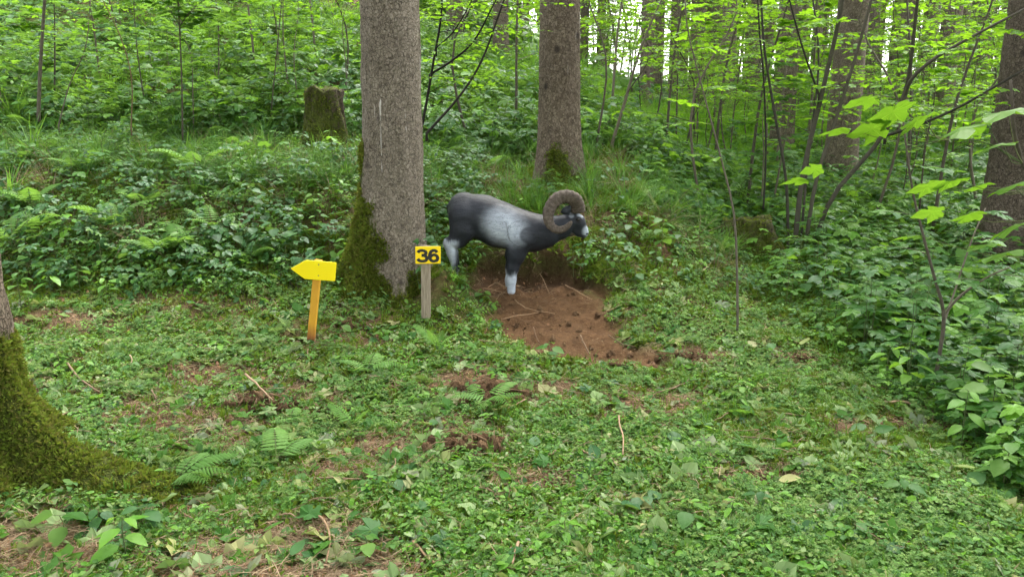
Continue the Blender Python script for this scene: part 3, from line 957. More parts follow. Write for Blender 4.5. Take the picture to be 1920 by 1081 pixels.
dark = np.maximum(dark, sstep(6, 2, np.abs((cx - 690) - (cy_ - 400) * .22)) * (cy_ > 330) * (cy_ < 460) * .4)
mouth = sstep(6, 2, np.abs(cy_ - 449 - (cx - 1270) * .25)) * (cx > 1205) * .9
nost = sstep(12, 5, np.hypot((cx - 1283) / 1.2, cy_ - 432))
eyed = sstep(34, 20, np.hypot(cx - 1216, cy_ - 326))
dark = np.clip(np.maximum.reduce([dark, mouth, nost, eyed]), 0, 1)
M_ram, nt, out = nodes_of('ram_foam_paint')
co = coords(nt)
st = noise_tex(nt, 30, 5, .75, coords(nt, 'Object', (.35, 1, 1.2)))
ch = ramp(nt, [(.3, (.008, .009, .012)), (.7, (.024, .028, .036))], st)
ch = mixc(nt, mathn(nt, 'MULTIPLY', attr(nt, 'spine'), ramp(nt, [(.35, (0, 0, 0)), (.7, (.8, .8, .8))], st)), ch, (.075, .07, .064))
pal = ramp(nt, [(.3, (.27, .30, .34)), (.7, (.50, .55, .60))], st)
spk = nt.nodes.new('ShaderNodeTexVoronoi'); spk.inputs['Scale'].default_value = 62; nt.links.new(co, spk.inputs['Vector'])
sm = mathn(nt, 'MULTIPLY', ramp(nt, [(.16, (1, 1, 1)), (.26, (0, 0, 0))], spk.outputs['Distance']), attr(nt, 'speck'))
col = mixc(nt, attr(nt, 'pale'), ch, pal)
col = mixc(nt, mathn(nt, 'MULTIPLY', sm, .75), col, (.03, .03, .035))
col = mixc(nt, attr(nt, 'dark'), col, (.008, .008, .009))
principled(nt, out, col, .5, bump(nt, mathn(nt, 'ADD', st, mathn(nt, 'MULTIPLY', noise_tex(nt, 90, 4, .7, co), .5)), .5, .008), .28)
ram = thing('ram_target', 'charcoal foam ram with pale flank and big curled horns standing on dug earth', 'archery target', Vector(foot))
me = bpy.data.meshes.new('body')
me.vertices.add(len(V)); me.vertices.foreach_set('co', (V - foot).astype(np.float32).ravel())
me.loops.add(Q.size); me.loops.foreach_set('vertex_index', Q.astype(np.int32).ravel())
me.polygons.add(len(Q)); me.polygons.foreach_set('loop_start', np.arange(0, Q.size, 4, dtype=np.int32))
me.polygons.foreach_set('use_smooth', np.ones(len(Q), bool))
me.update(calc_edges=True); me.validate()
import bmesh
bm_ = bmesh.new(); bm_.from_mesh(me)
for _ in range(3): bmesh.ops.smooth_vert(bm_, verts=bm_.verts, factor=.5, use_axis_x=True, use_axis_y=True, use_axis_z=True)
bmesh.ops.recalc_face_normals(bm_, faces=bm_.faces)
bm_.to_mesh(me); bm_.free()
for nm, a_ in (('pale', pale), ('dark', dark), ('spine', spine), ('speck', flank)):
    at = me.attributes.new(nm, 'FLOAT', 'POINT'); at.data.foreach_set('value', a_.astype(np.float32))
me.materials.append(M_ram)
obj('body', me, ram)

M_horn, nt, out = nodes_of('horn_foam')
co = coords(nt)
st = noise_tex(nt, 45, 5, .75, co)
col = ramp(nt, [(.3, (.035, .027, .02)), (.55, (.095, .074, .055)), (.8, (.18, .148, .115))], st)
vo = nt.nodes.new('ShaderNodeTexVoronoi'); vo.inputs['Scale'].default_value = 110; nt.links.new(co, vo.inputs['Vector'])
pit = mathn(nt, 'MULTIPLY', ramp(nt, [(.25, (1, 1, 1)), (.5, (0, 0, 0))], vo.outputs['Distance']), attr(nt, 'pits'))
col = mixc(nt, mathn(nt, 'MULTIPLY', pit, .8), col, (.03, .022, .016))
principled(nt, out, col, .7, bump(nt, mathn(nt, 'SUBTRACT', st, pit), .7, .006), .25)
hp = [(1218, 262, 50), (1212, 215, 50), (1188, 172, 49), (1140, 152, 48), (1075, 160, 47), (1022, 205, 44), (993, 268, 40), (992, 330, 35), (1018, 381, 30), (1066, 405, 26), (1118, 392, 22), (1150, 365, 17), (1168, 342, 9)]
hy = [.035, .055, .085, .11, .13, .15, .165, .175, .18, .185, .19, .195, .20]
def horn(side):
    n = len(hp); tt = np.linspace(0, n - 1, 110)
    def cr(a):
        a = np.array(a, float); a = np.vstack([2 * a[0] - a[1], a, 2 * a[-1] - a[-2]]) if a.ndim == 2 else None
        out = []
        for t in tt:
            i = min(int(t), n - 2); f = t - i
            p0, p1, p2, p3 = a[i], a[i + 1], a[i + 2], a[i + 3]
            out.append(.5 * ((2 * p1) + (-p0 + p2) * f + (2 * p0 - 5 * p1 + 4 * p2 - p3) * f * f + (-p0 + 3 * p1 - 3 * p2 + p3) * f ** 3))
        return np.array(out)
    P = cr(np.column_stack([np.array(hp, float), hy]))
    if side > 0:                       # the far horn opens a little further forward
        s = sstep(50, 100, np.arange(110)); P[:, 0] += 62 * s; P[:, 1] += 38 * s
    pts = np.array([rp(p[0], p[1], YRAM + side * p[3]) for p in P]) - foot
    T_ = np.gradient(pts, axis=0); T_ /= np.linalg.norm(T_, axis=1)[:, None]
    Yv = np.array([0, 1.0, 0]); ns = 20; VV = []; PT = []
    for i in range(110):
        B = np.cross(T_[i], Yv); B /= np.linalg.norm(B); A = np.cross(B, T_[i])
        rr_ = P[i, 2] * 1.05 * PX * (1 + .05 * math.sin(i * 1.35) + .02 * math.sin(i * .5))
        for k_ in range(ns):
            a = 2 * math.pi * k_ / ns
            q = rr_ * (1 + .08 * math.cos(3 * a + .6))
            VV.append(pts[i] + (B * math.cos(a) + A * math.sin(a) * .82) * q)
            PT.append(1.0 if (.6 < (a % 6.283) < 3.0 or i < 4) else .25)
    VV += [pts[-1] + T_[-1] * .006] * ns; PT += [0] * ns
    VV = np.array(VV)
    me_ = grid_mesh('horn', VV, 111, ns, M_horn, True, {'pits': np.array(PT)})
    b_ = bmesh.new(); b_.from_mesh(me_); bmesh.ops.remove_doubles(b_, verts=b_.verts, dist=1e-5); bmesh.ops.recalc_face_normals(b_, faces=b_.faces); b_.to_mesh(me_); b_.free()
    return obj('horn', me_, ram)
horn(-1); horn(1)
M['eye'] = flat_paint('glass_eye', (.01, .008, .006), .12)
def blob(name, mat, cen, rx, ry, rz, n=12):
    V_ = []
    for i in range(n + 1):
        p = math.pi * i / n
        for j in range(2 * n):
            a = math.pi * j / n
            V_.append((rx * math.sin(p) * math.cos(a), ry * math.sin(p) * math.sin(a), rz * math.cos(p)))
    return grid_mesh(name, np.array(V_), n + 1, 2 * n, mat, True)
for s in (-1, 1):
    p = rp(1216, 326, YRAM + s * .043) - foot
    obj('eye', blob('eye', M['eye'], None, .015, .010, .013), ram, p)
# ears: cupped leaf shapes behind the horn base
for s in (-1, 1):
    outl = [(1150, 292), (1108, 288), (1084, 270), (1098, 246), (1128, 224), (1158, 214), (1166, 228), (1160, 262)]
    c0 = rp(1128, 258, YRAM + s * .095)
    vs_ = []; 
    for lay, (sc_, oy) in enumerate(((.25, .030), (.7, .022), (1.0, .0), (1.0, -.008), (.6, -.016), (.15, -.02))):
        for (a, b) in outl:
            p = rp(1128 + (a - 1128) * sc_, 258 + (b - 258) * sc_, YRAM + s * (.085 + (.02 if a < 1110 else 0)))
            p[1] += -s * oy
            vs_.append(p - foot)
    n = len(outl); fs = [tuple(range(n)), tuple(range(5 * n, 6 * n))[::-1]]
    for l_ in range(5):
        for i in range(n): fs.append((l_ * n + i, l_ * n + (i + 1) % n, (l_ + 1) * n + (i + 1) % n, (l_ + 1) * n + i))
    b = MB().add(vs_, fs)
    me_ = b.mesh('ear', M_ram)
    b_ = bmesh.new(); b_.from_mesh(me_); bmesh.ops.recalc_face_normals(b_, faces=b_.faces); b_.to_mesh(me_); b_.free()
    obj('ear', me_, ram)

# ------------------------------------------------------------------ leaf shapes (base at origin, along +Y, upper side +Z)
def oval(L=1.0, W=.55, fold=.18, droop=.18, base=.0):
    ts = [0, .18, .45, .75, 1.0]; ws = [0, .72, 1.0, .66, 0]
    v = []; 
    for t, w in zip(ts, ws): v.append((0, t * L, -droop * L * t * t))
    for t, w in zip(ts[1:4], ws[1:4]):
        v.append((-w * W / 2 * L, t * L - .02 * L, -droop * L * t * t + fold * w * W * .5 * L))
        v.append((w * W / 2 * L, t * L - .02 * L, -droop * L * t * t + fold * w * W * .5 * L))
    f = [(0, 1, 5), (0, 6, 1), (1, 2, 7, 5), (2, 1, 6, 8), (2, 3, 9, 7), (3, 2, 8, 10), (3, 4, 9), (4, 3, 10)]
    return np.array(v), f

_half = [(0.0, 0.0), (0.20, -0.10), (0.44, -0.06), (0.38, 0.10), (0.52, 0.22), (0.66, 0.50), (0.46, 0.47), (0.28, 0.44), (0.33, 0.66), (0.19, 0.84), (0.0, 1.06)]
def maple(L=1.0, droop=.25, wav=.06, seed=0):
    rr = random.Random(seed)
    out = [(-x, y) for x, y in _half[1:-1]][::-1]
    ring = [_half[0]] + _half[1:] + out
    v = [(0, .34, 0)]
    mid = []
    for (x, y) in ring:
        r2 = x * x + (y - .3) ** 2
        v.append((x + rr.uniform(-.02, .02), y + rr.uniform(-.02, .02), -droop * r2 + rr.uniform(-wav, wav)))
    n = len(ring)
    v = np.array(v) * L
    f = [(0, 1 + k, 1 + (k + 1) % n) for k in range(n)]
    return v, f

def trefoil_faces(s):
    """three heart shaped leaflets, cheap"""
    v = []; f = []
    for k in range(3):
        a = k * 2.094; c, sn = math.cos(a), math.sin(a)
        n = len(v)
        for (x, y, z) in ((0, .03, 0), (-.36, .42, -.10), (-.26, .80, -.24), (0, .66, -.06), (.26, .80, -.24), (.36, .42, -.10)):
            v.append(((x * c - y * sn) * s, (x * sn + y * c) * s, z * s))
        f += [(n, n + 3, n + 2, n + 1), (n, n + 5, n + 4, n + 3)]
    return np.array(v), f

def stem_tri(b, p, q, w, mat=1):
    p = Vector(p); q = Vector(q)
    s = Vector((w, 0, 0)); t = Vector((0, w, 0))
    b.add([p - s, p + s, q], [(0, 1, 2)], mat=mat); b.add([p - t, p + t, q], [(0, 1, 2)], mat=mat)

def clump_trefoil(mat, n=7, spread=.05, h=.045, s=.020):
    b = MB()
    for k in range(n):
        a = random.uniform(0, 6.28); r = spread * math.sqrt(random.random())
        p = Vector((r * math.cos(a), r * math.sin(a), h * random.uniform(.35, 1.1)))
        up = Vector((random.uniform(-.35, .35), random.uniform(-.35, .35), 1))
        v, f = trefoil_faces(s * random.uniform(.7, 1.2))
        b.add(v, f, frame(p, Vector((math.cos(a * 3), math.sin(a * 3), 0)), up))
        stem_tri(b, (p.x * .7, p.y * .7, -.01), p, .0012)
    return b.mesh('sorrel_clump', [mat, M['stem']], False)

def clump_herb(mat, n=9, h=.14, L=.055, W=.6, spread=.05):
    b = MB()
    for k in range(n):
        a = random.uniform(0, 6.28); hh = h * random.uniform(.3, 1.0)
        r = spread * random.random()
        p = Vector((r * math.cos(a), r * math.sin(a), hh))
        f_ = Vector((math.cos(a + random.uniform(-.7, .7)), math.sin(a + random.uniform(-.7, .7)), random.uniform(-.35, .35)))
        v, f = oval(L * random.uniform(.6, 1.25), W, .25, .25)
        b.add(v, f, frame(p, f_, (random.uniform(-.35, .35), random.uniform(-.35, .35), 1)))
        if k % 2 == 0: stem_tri(b, (0, 0, -.02), p, .0018)
    return b.mesh('herb_clump', [mat, M['stem']], True)

def spray_bramble(mat, n=5, h=.25, L=.065, reach=.28):
    """an arching shoot with leaves in threes"""
    b = MB(); a = 0
    pts = []
    for k in range(6):
        t = k / 5
        pts.append(Vector((reach * t, random.uniform(-.03, .03), h * (1 - (1 - t * 1.25) ** 2) - .01)))
    b.tube(pts, [.003 * (1 - .6 * k / 5) for k in range(6)], 3, mat=1, cap=False)
    for k in range(n):
        t = .15 + .85 * k / (n - 1); i = min(int(t * 5), 4); p = pts[i].lerp(pts[i + 1], t * 5 - i)
        sd_ = 1 if k % 2 else -1
        d = Vector((.5, sd_ * random.uniform(.5, 1), random.uniform(.0, .5))).normalized()
        q = p + d * L * .7
        stem_tri(b, p, q, .0015)
        s = L * random.uniform(.75, 1.2)
        for da in (-1.15, 0, 1.15):
            dd = Matrix.Rotation(da, 3, 'Z') @ Vector((d.x, d.y, random.uniform(-.2, .1)))
            v, f = oval(s * (1 if da == 0 else .85), .68, .22, .2)
            b.add(v, f, frame(q, dd, (random.uniform(-.3, .3), random.uniform(-.3, .3), 1)))
    return b.mesh('bramble_shoot', [mat, M['stem']], True)

def seedling(mat, n=3, h=.2, L=.09):
    """low maple seedling: pairs of lobed leaves on one stem"""
    b = MB()
    b.tube([(0, 0, -.02), (.01, 0, h * .5), (0, .01, h)], [.003, .0025, .0015], 3, mat=1, cap=False)
    a = random.uniform(0, 6.28)
    for k in range(n):
        z = h * (1 - k * .28)
        for sd_ in (0, math.pi):
            aa = a + k * 1.57 + sd_ + random.uniform(-.25, .25)
            d = Vector((math.cos(aa), math.sin(aa), .15))
            pet = L * (.45 + .3 * k) * random.uniform(.7, 1.1)
            q = Vector((0, 0, z)) + d * pet
            stem_tri(b, (0, 0, z), q, .0012)
            v, f = maple(L * random.uniform(.7, 1.1), .3, .05, random.random())
            b.add(v, f, frame(q, Vector((d.x, d.y, random.uniform(-.3, 0))), (random.uniform(-.25, .25), random.uniform(-.25, .25), 1)))
    return b.mesh('maple_seedling', [mat, M['stem']], False)

def tuft_grass(mat, n=26, h=.28, lean=.7, w=.0048, spread=.04):
    b = MB()
    for k in range(n):
        a = random.uniform(0, 6.28); r = spread * math.sqrt(random.random())
        p = Vector((r * math.cos(a), r * math.sin(a), -.01)); a2 = a + random.uniform(-.6, .6)
        d = Vector((math.cos(a2), math.sin(a2), 0)); L = h * random.uniform(.55, 1.15); ln = lean * random.uniform(.4, 1.2)
        s = d.cross(Vector((0, 0, 1))) * w
        v = []
        for t in (0, .35, .7, 1.0):
            q = p + d * (L * ln * t * t) + Vector((0, 0, L * (t - .45 * ln * t * t)))
            ww = 1 - t * .95
            v += [q - s * ww, q + s * ww]
        b.add(v, [(0, 1, 3, 2), (2, 3, 5, 4), (4, 5, 7, 6)])
    return b.mesh('grass_tuft', mat, False)

def frond(L=.45, n=15, wid=.30, arch=.35, mat=None):
    n = int(n * .85)
    b = MB()
    def sp_(t): return Vector((0, L * t * (1 - .12 * t), L * (arch * t - arch * 1.25 * t * t)))
    pts = [sp_(t) for t in np.linspace(0, 1, 7)]
    b.tube(pts, [.0028 * (1 - .8 * t) for t in np.linspace(0, 1, 7)], 3, mat=1, cap=False)
    for k in range(n):
        t = .16 + .82 * k / (n - 1)
        p = sp_(t); tan = (sp_(t + .02) - sp_(t - .02)).normalized()
        ln = wid * L * (math.sin(math.pi * min(1, (t - .05) * .80 + .22)) ** .8) * (1.0 - .35 * t) * random.uniform(.9, 1.05)
        if t > .9: ln *= .55
        for sd_ in (-1, 1):
            d = (Vector((sd_, 0, 0)) + tan * .38 + Vector((0, 0, -.22))).normalized()
            Mx = frame(p, d, (0, -.15, 1))
            wd = L * .027 * (1.1 - .4 * t)
            v = [(0, 0, 0)]; f = []
            for q, w2 in ((.12, .8), (.4, 1.0), (.75, .62)):
                zz = -.16 * ln * q * q
                v += [(-wd * w2, q * ln, zz - .1 * wd), (0, q * ln, zz), (wd * w2, q * ln, zz - .1 * wd)]
            v.append((0, ln, -.16 * ln))
            f = [(0, 2, 1), (0, 3, 2), (1, 2, 5, 4), (2, 3, 6, 5), (4, 5, 8, 7), (5, 6, 9, 8), (7, 8, 10), (8, 9, 10)]
            b.add(v, f, Mx, rnd=random.random() * .4)
    return b.mesh('frond', [mat or M['fern'], M['stem']], False)

def flat_leaf(kind, mat):
    b = MB()
    if kind == 'maple': v, f = maple(.10, -.15, .12, random.random())
    else: v, f = oval(random.uniform(.05, .085), random.uniform(.5, .7), random.uniform(-.3, .4), random.uniform(-.3, .35))
    v = v - np.array([0, .03, 0])
    b.add(v, f)
    if kind == 'maple': stem_tri(b, (0, -.03, 0), (.01, -.10, .01), .0015, 0)
    return b.mesh('cut_leaf', mat, kind != 'maple')

def litter(kind):
    b = MB()
    if kind == 'stalk':
        for _ in range(3):
            a = random.uniform(0, 6.28); L = random.uniform(.04, .11); o_ = Vector((random.uniform(-.04, .04), random.uniform(-.04, .04), .004))
            d = Vector((math.cos(a), math.sin(a), random.uniform(-.05, .25)))
            b.tube([o_ - d * L * .5, o_ + Vector((0, 0, .004)), o_ + d * L * .5 + Vector((random.uniform(-.01, .01), random.uniform(-.01, .01), 0))], [.0012, .0012, .0006], 3, cap=False)
        return b.mesh('stalks', M['straw'], False)
    if kind == 'needles':
        for _ in range(14):
            a = random.uniform(0, 6.28); L = random.uniform(.015, .045); o_ = Vector((random.uniform(-.05, .05), random.uniform(-.05, .05), random.uniform(.001, .008)))
            d = Vector((math.cos(a), math.sin(a), random.uniform(-.1, .2)))
            s = Vector((-d.y, d.x, 0)) * .0012
            b.add([o_ - d * L / 2 - s, o_ - d * L / 2 + s, o_ + d * L / 2], [(0, 1, 2)])
        return b.mesh('needles', M['deadleaf'] if random.random() < .5 else M['straw'], False)
    v, f = oval(random.uniform(.03, .06), .6, random.uniform(-.5, .6), random.uniform(-.5, .5))
    return b.add(v, f).mesh('dead_leaf', M['deadleaf'], True)

S_TRE = [source(clump_trefoil(M['clover'], n, .055, h, .021)) for n, h in ((8, .05), (9, .06), (7, .04))]
S_LOW = [source(clump_herb(m, 8, .07, .034, .65, .045)) for m in (M['herb'], M['clover'], M['fresh'])]
S_PALE = [source(clump_herb(m, 9, .06, L, W, .05)) for m, L, W in ((M['fresh'], .03, .6), (M['wilted'], .036, .5), (M['fern'], .04, .3), (M['fresh'], .022, .8))]
S_HERB = [source(clump_herb(m, n, h, L, .58, .08)) for m, n, h, L in ((M['herb'], 11, .20, .065), (M['herb'], 10, .26, .075), (M['bramble'], 10, .22, .075), (M['fresh'], 8, .18, .06))]
S_BRAM = [source(spray_bramble(M['bramble'], n, h, L, r)) for n, h, L, r in ((6, .22, .062, .30), (7, .30, .07, .36), (5, .16, .06, .22))] + [source(spray_bramble(M['herb'], 6, .26, .06, .3))]
S_SEED = [source(seedling(m, n, h, L)) for m, n, h, L in ((M['maple'], 3, .26, .095), (M['maple'], 2, .18, .085), (M['herb'], 3, .30, .10), (M['fresh'], 3, .28, .085))]
S_GRASS = [source(tuft_grass(M['grass'], 28, .30, .8)), source(tuft_grass(M['grass'], 34, .42, 1.0)), source(tuft_grass(M['grass'], 24, .2, .5))]
S_GRBR = [source(tuft_grass(M['grassbright'], 30, .42, .8, .006, .12)), source(tuft_grass(M['grassbright'], 30, .36, .6, .006, .14))]
S_SHORT = [source(tuft_grass(M['mossgreen'], 18, .05, .7, .002, .035)), source(tuft_grass(M['grass'], 14, .06, .8, .002, .03))]
S_CUT = [source(flat_leaf('maple', M['wilted'])), source(flat_leaf('maple', M['maple'])), source(flat_leaf('oval', M['wilted'])), source(flat_leaf('oval', M['herb'])), source(flat_leaf('oval', M['bramble'])), source(flat_leaf('oval', M['fresh']))]
S_LIT = [source(litter('stalk')), source(litter('needles')), source(litter('needles')), source(litter('needles')), source(litter('leaf')), source(litter('stalk'))]
S_DRYG = [source(tuft_grass(M['straw'], 20, .30, 1.1, .0022, .04))]
S_FERN = []
for L in (.3, .36):
    b_ = MB()
    fm = frond(L, 12, .32, .4)
    vv = np.array([v.co[:] for v in fm.vertices]); ff = [tuple(p.vertices) for p in fm.polygons]
    for k in range(5):
        b_.add(vv, ff, Matrix.Rotation(k * 1.257 + random.uniform(-.3, .3), 4, 'Z') @ Matrix.Rotation(random.uniform(.1, .5), 4, 'X'))
    S_FERN.append(source(b_.mesh('small_fern', M['fern'], False)))

# ------------------------------------------------------------------ where low plants grow
def candidates(n, y0, y1, p=1.0, u0=-260, u1=2180):
    """random ground points, denser per square metre near the camera"""
    q = rng.random(n)
    if p == 1.0: y = y0 * (y1 / y0) ** q
    else: y = (y0 ** (1 - p) + q * (y1 ** (1 - p) - y0 ** (1 - p))) ** (1 / (1 - p))
    u = rng.uniform(u0, u1, n)
    x = (u - 960) / FOC * (y * cp + .3)
    z = H(x, y)
    u2, v2 = project(x, y, z)
    return x, y, z, u2, v2

def normals(x, y, e=.04):
    dx = (H(x + e, y) - H(x - e, y)) / (2 * e); dy = (H(x, y + e) - H(x, y - e)) / (2 * e)
    return np.stack([-dx, -dy, np.ones_like(x)], -1)

LINE_U = [-400, 0, 300, 560, 700, 860, 1000, 1150, 1300, 1420, 1560, 1760, 1920, 2300]
LINE_V = [560, 540, 545, 560, 575, 560, 560, 520, 540, 560, 680, 800, 990, 1200]
def in_clearing(u, v): return v > np.interp(u, LINE_U, LINE_V)

TRUNKS = [(-1.0, 6.42, .30), (.52, 8.5, .28), (-2.70, 3.46, .36), (5.02, 7.6, .3)]
def free(x, y, z, u, v, h=.1):
    """keep dug earth, trunks and the view of ram and signs free of plants"""
    ok = dirt_mask(x, y) < .35
    for (a, b, r) in TRUNKS: ok &= np.hypot(x - a, y - b) > r
    ut, vt = project(x, y, z + h)
    ramzone = (u > 838) & (u < 1120) & (vt < np.where(u < 872, 500, 548)) & (y < 6.55) & (y > 4.0)
    sgn = ((u > 535) & (u < 640) & (vt < 590) & (y < 5.5)) | ((u > 770) & (u < 835) & (vt < 560) & (y < 6.1))
    return ok & ~ramzone & ~sgn

def put(name, label, cand, prob, sources, smin, smax, h=.1, tilt=.25, follow=.6, pick=None, lift=0.0, cat='plants', keep=True, smul=None):
    x, y, z, u, v = cand
    ok = rng.random(len(x)) < prob
    if keep: ok &= free(x, y, z, u, v, h)
    x, y, z = x[ok], y[ok], z[ok]; n = len(x)
    sm_ = 1.0 if smul is None else smul[ok]
    N = normals(x, y) * follow + np.array([0, 0, 1 - follow]) + rng.normal(0, tilt, (n, 3)) * np.array([1, 1, .3])
    P = np.stack([x, y, z + lift], -1)
    pk = rng.integers(0, len(sources), n) if pick is None else rng.choice(len(sources), n, p=np.array(pick) / sum(pick))
    return scatter(name, P, eulers_from(N, rng.uniform(0, 6.28, n)), rng.uniform(smin, smax, n) * sm_, pk, sources, label, cat)

cl = lambda c: in_clearing(c[3], c[4])
def thin(c, s=60):     # patches: 0 bare .. 1 lush
    return sstep(.34, .60, fbm(c[0] * 1.3, c[1] * 1.3, 4, s))

# trampled clearing
yg = lambda c: sstep(.34, .52, fbm(c[0] * .9, c[1] * .9, 3, 91))       # yellow-green or blue-green stretches
c = candidates(40000, 2.3, 7.6, 1.6); t_ = thin(c); bm = brown(c)
put('wood_sorrel', 'low three-leaved wood sorrel carpeting the trampled clearing', c, cl(c) * (.05 + .48 * t_) * (1 - bm * .86), S_TRE, .6, 1.15, .05, .25)
c = candidates(34000, 2.3, 7.6, 1.6); t_ = thin(c, 61); bm = brown(c)
put('low_herbs', 'short green herbs sprinkled over the trampled clearing', c, cl(c) * (.04 + .40 * t_) * (1 - bm * .86) * (1 - .7 * yg(c)), S_LOW, .5, 1.1, .07, .35, pick=(3, 3, 1))
put('pale_herbs', 'pale yellow-green herbs in patches over the trampled clearing', c, cl(c) * (.10 + .5 * t_) * (1 - bm * .86) * yg(c), S_PALE, .45, 1.0, .07, .35)
c = candidates(42000, 2.3, 7.6, 1.6); t_ = thin(c, 67); bm = brown(c)
put('moss_carpet', 'short green moss and fine grass between the cut leaves', c, cl(c) * (.35 + .5 * t_) * (1 - bm * .8), S_SHORT + SRC_GMOSS, .9, 1.9, .05, .3)
c = candidates(15000, 2.3, 7.4, 1.5)
put('cut_leaves', 'loose cut leaves lying over the trampled clearing', c, cl(c) * .62 * (1 - .5 * brown(c)), S_CUT, .4, 1.35, .03, .5, .8, (5, 3, 5, 3, 4, 4), .02)
c = candidates(42000, 2.3, 7.4, 1.6); t_ = thin(c, 60)
put('needle_litter', 'brown needles and dry stalks littering the floor', c, (cl(c) * np.clip(.24 + .6 * brown(c), 0, .9) * (1 - .8 * dirt_mask(c[0], c[1]))), S_LIT, .6, 1.4, .02, .18, 1.0, (2, 4, 4, 4, 4, 2), .01, keep=False)
c = candidates(9000, 2.3, 7.4, 1.5)
put('dry_stalks', 'pale dry stalks lying on top of the low plants', c, cl(c) * .22 * (1 - .8 * dirt_mask(c[0], c[1])), [S_LIT[0], S_LIT[5]], .7, 1.5, .02, .2, 1.0, None, .03, keep=False)

# slopes of the bank
BK = lambda c: (~in_clearing(c[3], c[4])) & (c[1] < 10.5)
leftb = lambda c: BK(c) & (c[0] < -.3)
midb = lambda c: BK(c) & (c[0] >= -.9) & (c[0] < 2.0 + (c[1] - 7) * .1)
rightb = lambda c: (~in_clearing(c[3], c[4])) & (c[0] >= 1.5)
c = candidates(22000, 5.0, 11, 1.0); t_ = thin(c, 62)
put('bank_moss', 'dark green moss and short grass covering the bank', c, BK(c) * .8, SRC_GMOSS + S_SHORT, 1.4, 2.6, .05, .3)
c = candidates(16000, 5.2, 10.5, 1.0); t_ = thin(c, 63)
put('bank_sorrel', 'wood sorrel growing on the shady bank', c, leftb(c) * (.25 + .5 * t_) + midb(c) * .20 * t_, S_TRE + S_LOW, .9, 1.6, .08)
c = candidates(12000, 5.6, 10.8, 1.0); t_ = thin(c, 64)
put('bank_herbs', 'leafy herbs and brambles growing over the bank', c, leftb(c) * (.15 + .38 * t_) + midb(c) * .06 * t_, S_HERB + S_BRAM, .55, 1.05, .22, .3, .4)
c = candidates(5000, 6.5, 10.5, 1.0); t_ = thin(c, 65)
put('bank_grass', 'thin wood grass hanging over the lip of the bank', c, ((c[1] > 7.4) & BK(c) & (c[0] < 2.4)) * (.10 + .34 * t_), S_GRASS, .7, 1.3, .3, .25, .9, (3, 3, 2))
c = candidates(5000, 6.6, 9.5, 1.0)
put('dry_bank_grass', 'dry straw-coloured grass on the face of the bank', c, (BK(c) & (c[0] < 2.4)) * .35, S_DRYG + S_LIT, .8, 1.4, .2, .3, 1.0)
c = candidates(9000, 5.3, 9.5, 1.0)
put('bank_litter', 'needles and dry stalks on the bank', c, BK(c) * .5, S_LIT, .8, 1.6, .02, .15, 1.0, None, .006, keep=False)

# thicket on the level ground beside the clearing: low at its edge, taller further in
edge_ = lambda c: .35 + .65 * sstep(0, 150, np.interp(c[3], LINE_U, LINE_V) - c[4] + (vnoise(c[0] * 3, c[1] * 3, 77) - .5) * 120)
c = candidates(12000, 3.2, 12, 1.1, 1000, 2300); t_ = thin(c, 66)
put('thicket_herbs', 'dense leafy undergrowth of herbs and brambles beside the clearing', c, rightb(c) * (.12 + .38 * t_), S_HERB + S_BRAM, .45, 1.15, .3, .35, .3, smul=edge_(c))
c = candidates(9500, 3.2, 13, 1.1, 1000, 2300); t_ = thin(c, 86)
put('thicket_seedlings', 'low maple seedlings crowding the thicket', c, rightb(c) * (.15 + .45 * t_), S_SEED, .5, 1.3, .3, .25, .2, smul=edge_(c))
c = candidates(9000, 3.2, 9, 1.2, 1000, 2300)
put('thicket_floor', 'sorrel and small herbs on the thicket floor', c, rightb(c) * .5, S_TRE + S_LOW, .8, 1.5, .08)

# beyond the bank
FAR_ = lambda c: c[1] > 9.6
c = candidates(20000, 9.6, 30, 1.0); t_ = sstep(.3, .55, fbm(c[0] * .5, c[1] * .5, 3, 68))
glade = lambda c: sstep(1080, 1130, c[3]) * sstep(1480, 1380, c[3])
put('hill_undergrowth', 'green leafy undergrowth covering the hillside', c, (.25 + .5 * t_) * (1 - .5 * glade(c) * sstep(10.5, 13, c[1])), S_HERB + S_BRAM + S_SEED + S_FERN, .8, 1.8, .4, .3, .3)
c = candidates(12000, 9.2, 30, 1.0); 
gr = sstep(.46, .62, fbm(c[0] * .35, c[1] * .35, 3, 69)) * .35 + (sstep(830, 950, c[3]) * sstep(1520, 1350, c[3])) * .95
gr = gr * sstep(9.6, 13, c[1] + (vnoise(c[0] * 2, c[1] * 2, 81) - .5) * 3)
put('hill_grass', 'bright green wood grass on the sunlit slope', c, np.clip(gr, 0, .9), S_GRBR, .8, 1.4, .4, .25, .6, smul=.55 + .45 * sstep(10, 16, c[1]))
c = candidates(9000, 24, 75, 1.0)
put('distant_undergrowth', 'distant green undergrowth on the forest floor', c, .8, S_HERB + S_SEED, 2.5, 6, .8, .3, .2)
c = candidates(7000, 18, 60, 1.0, 1000, 2200)
put('distant_grass', 'bright grass between the far spruce trunks', c, .8, S_GRBR, 1.6, 3, .8, .3, .2)

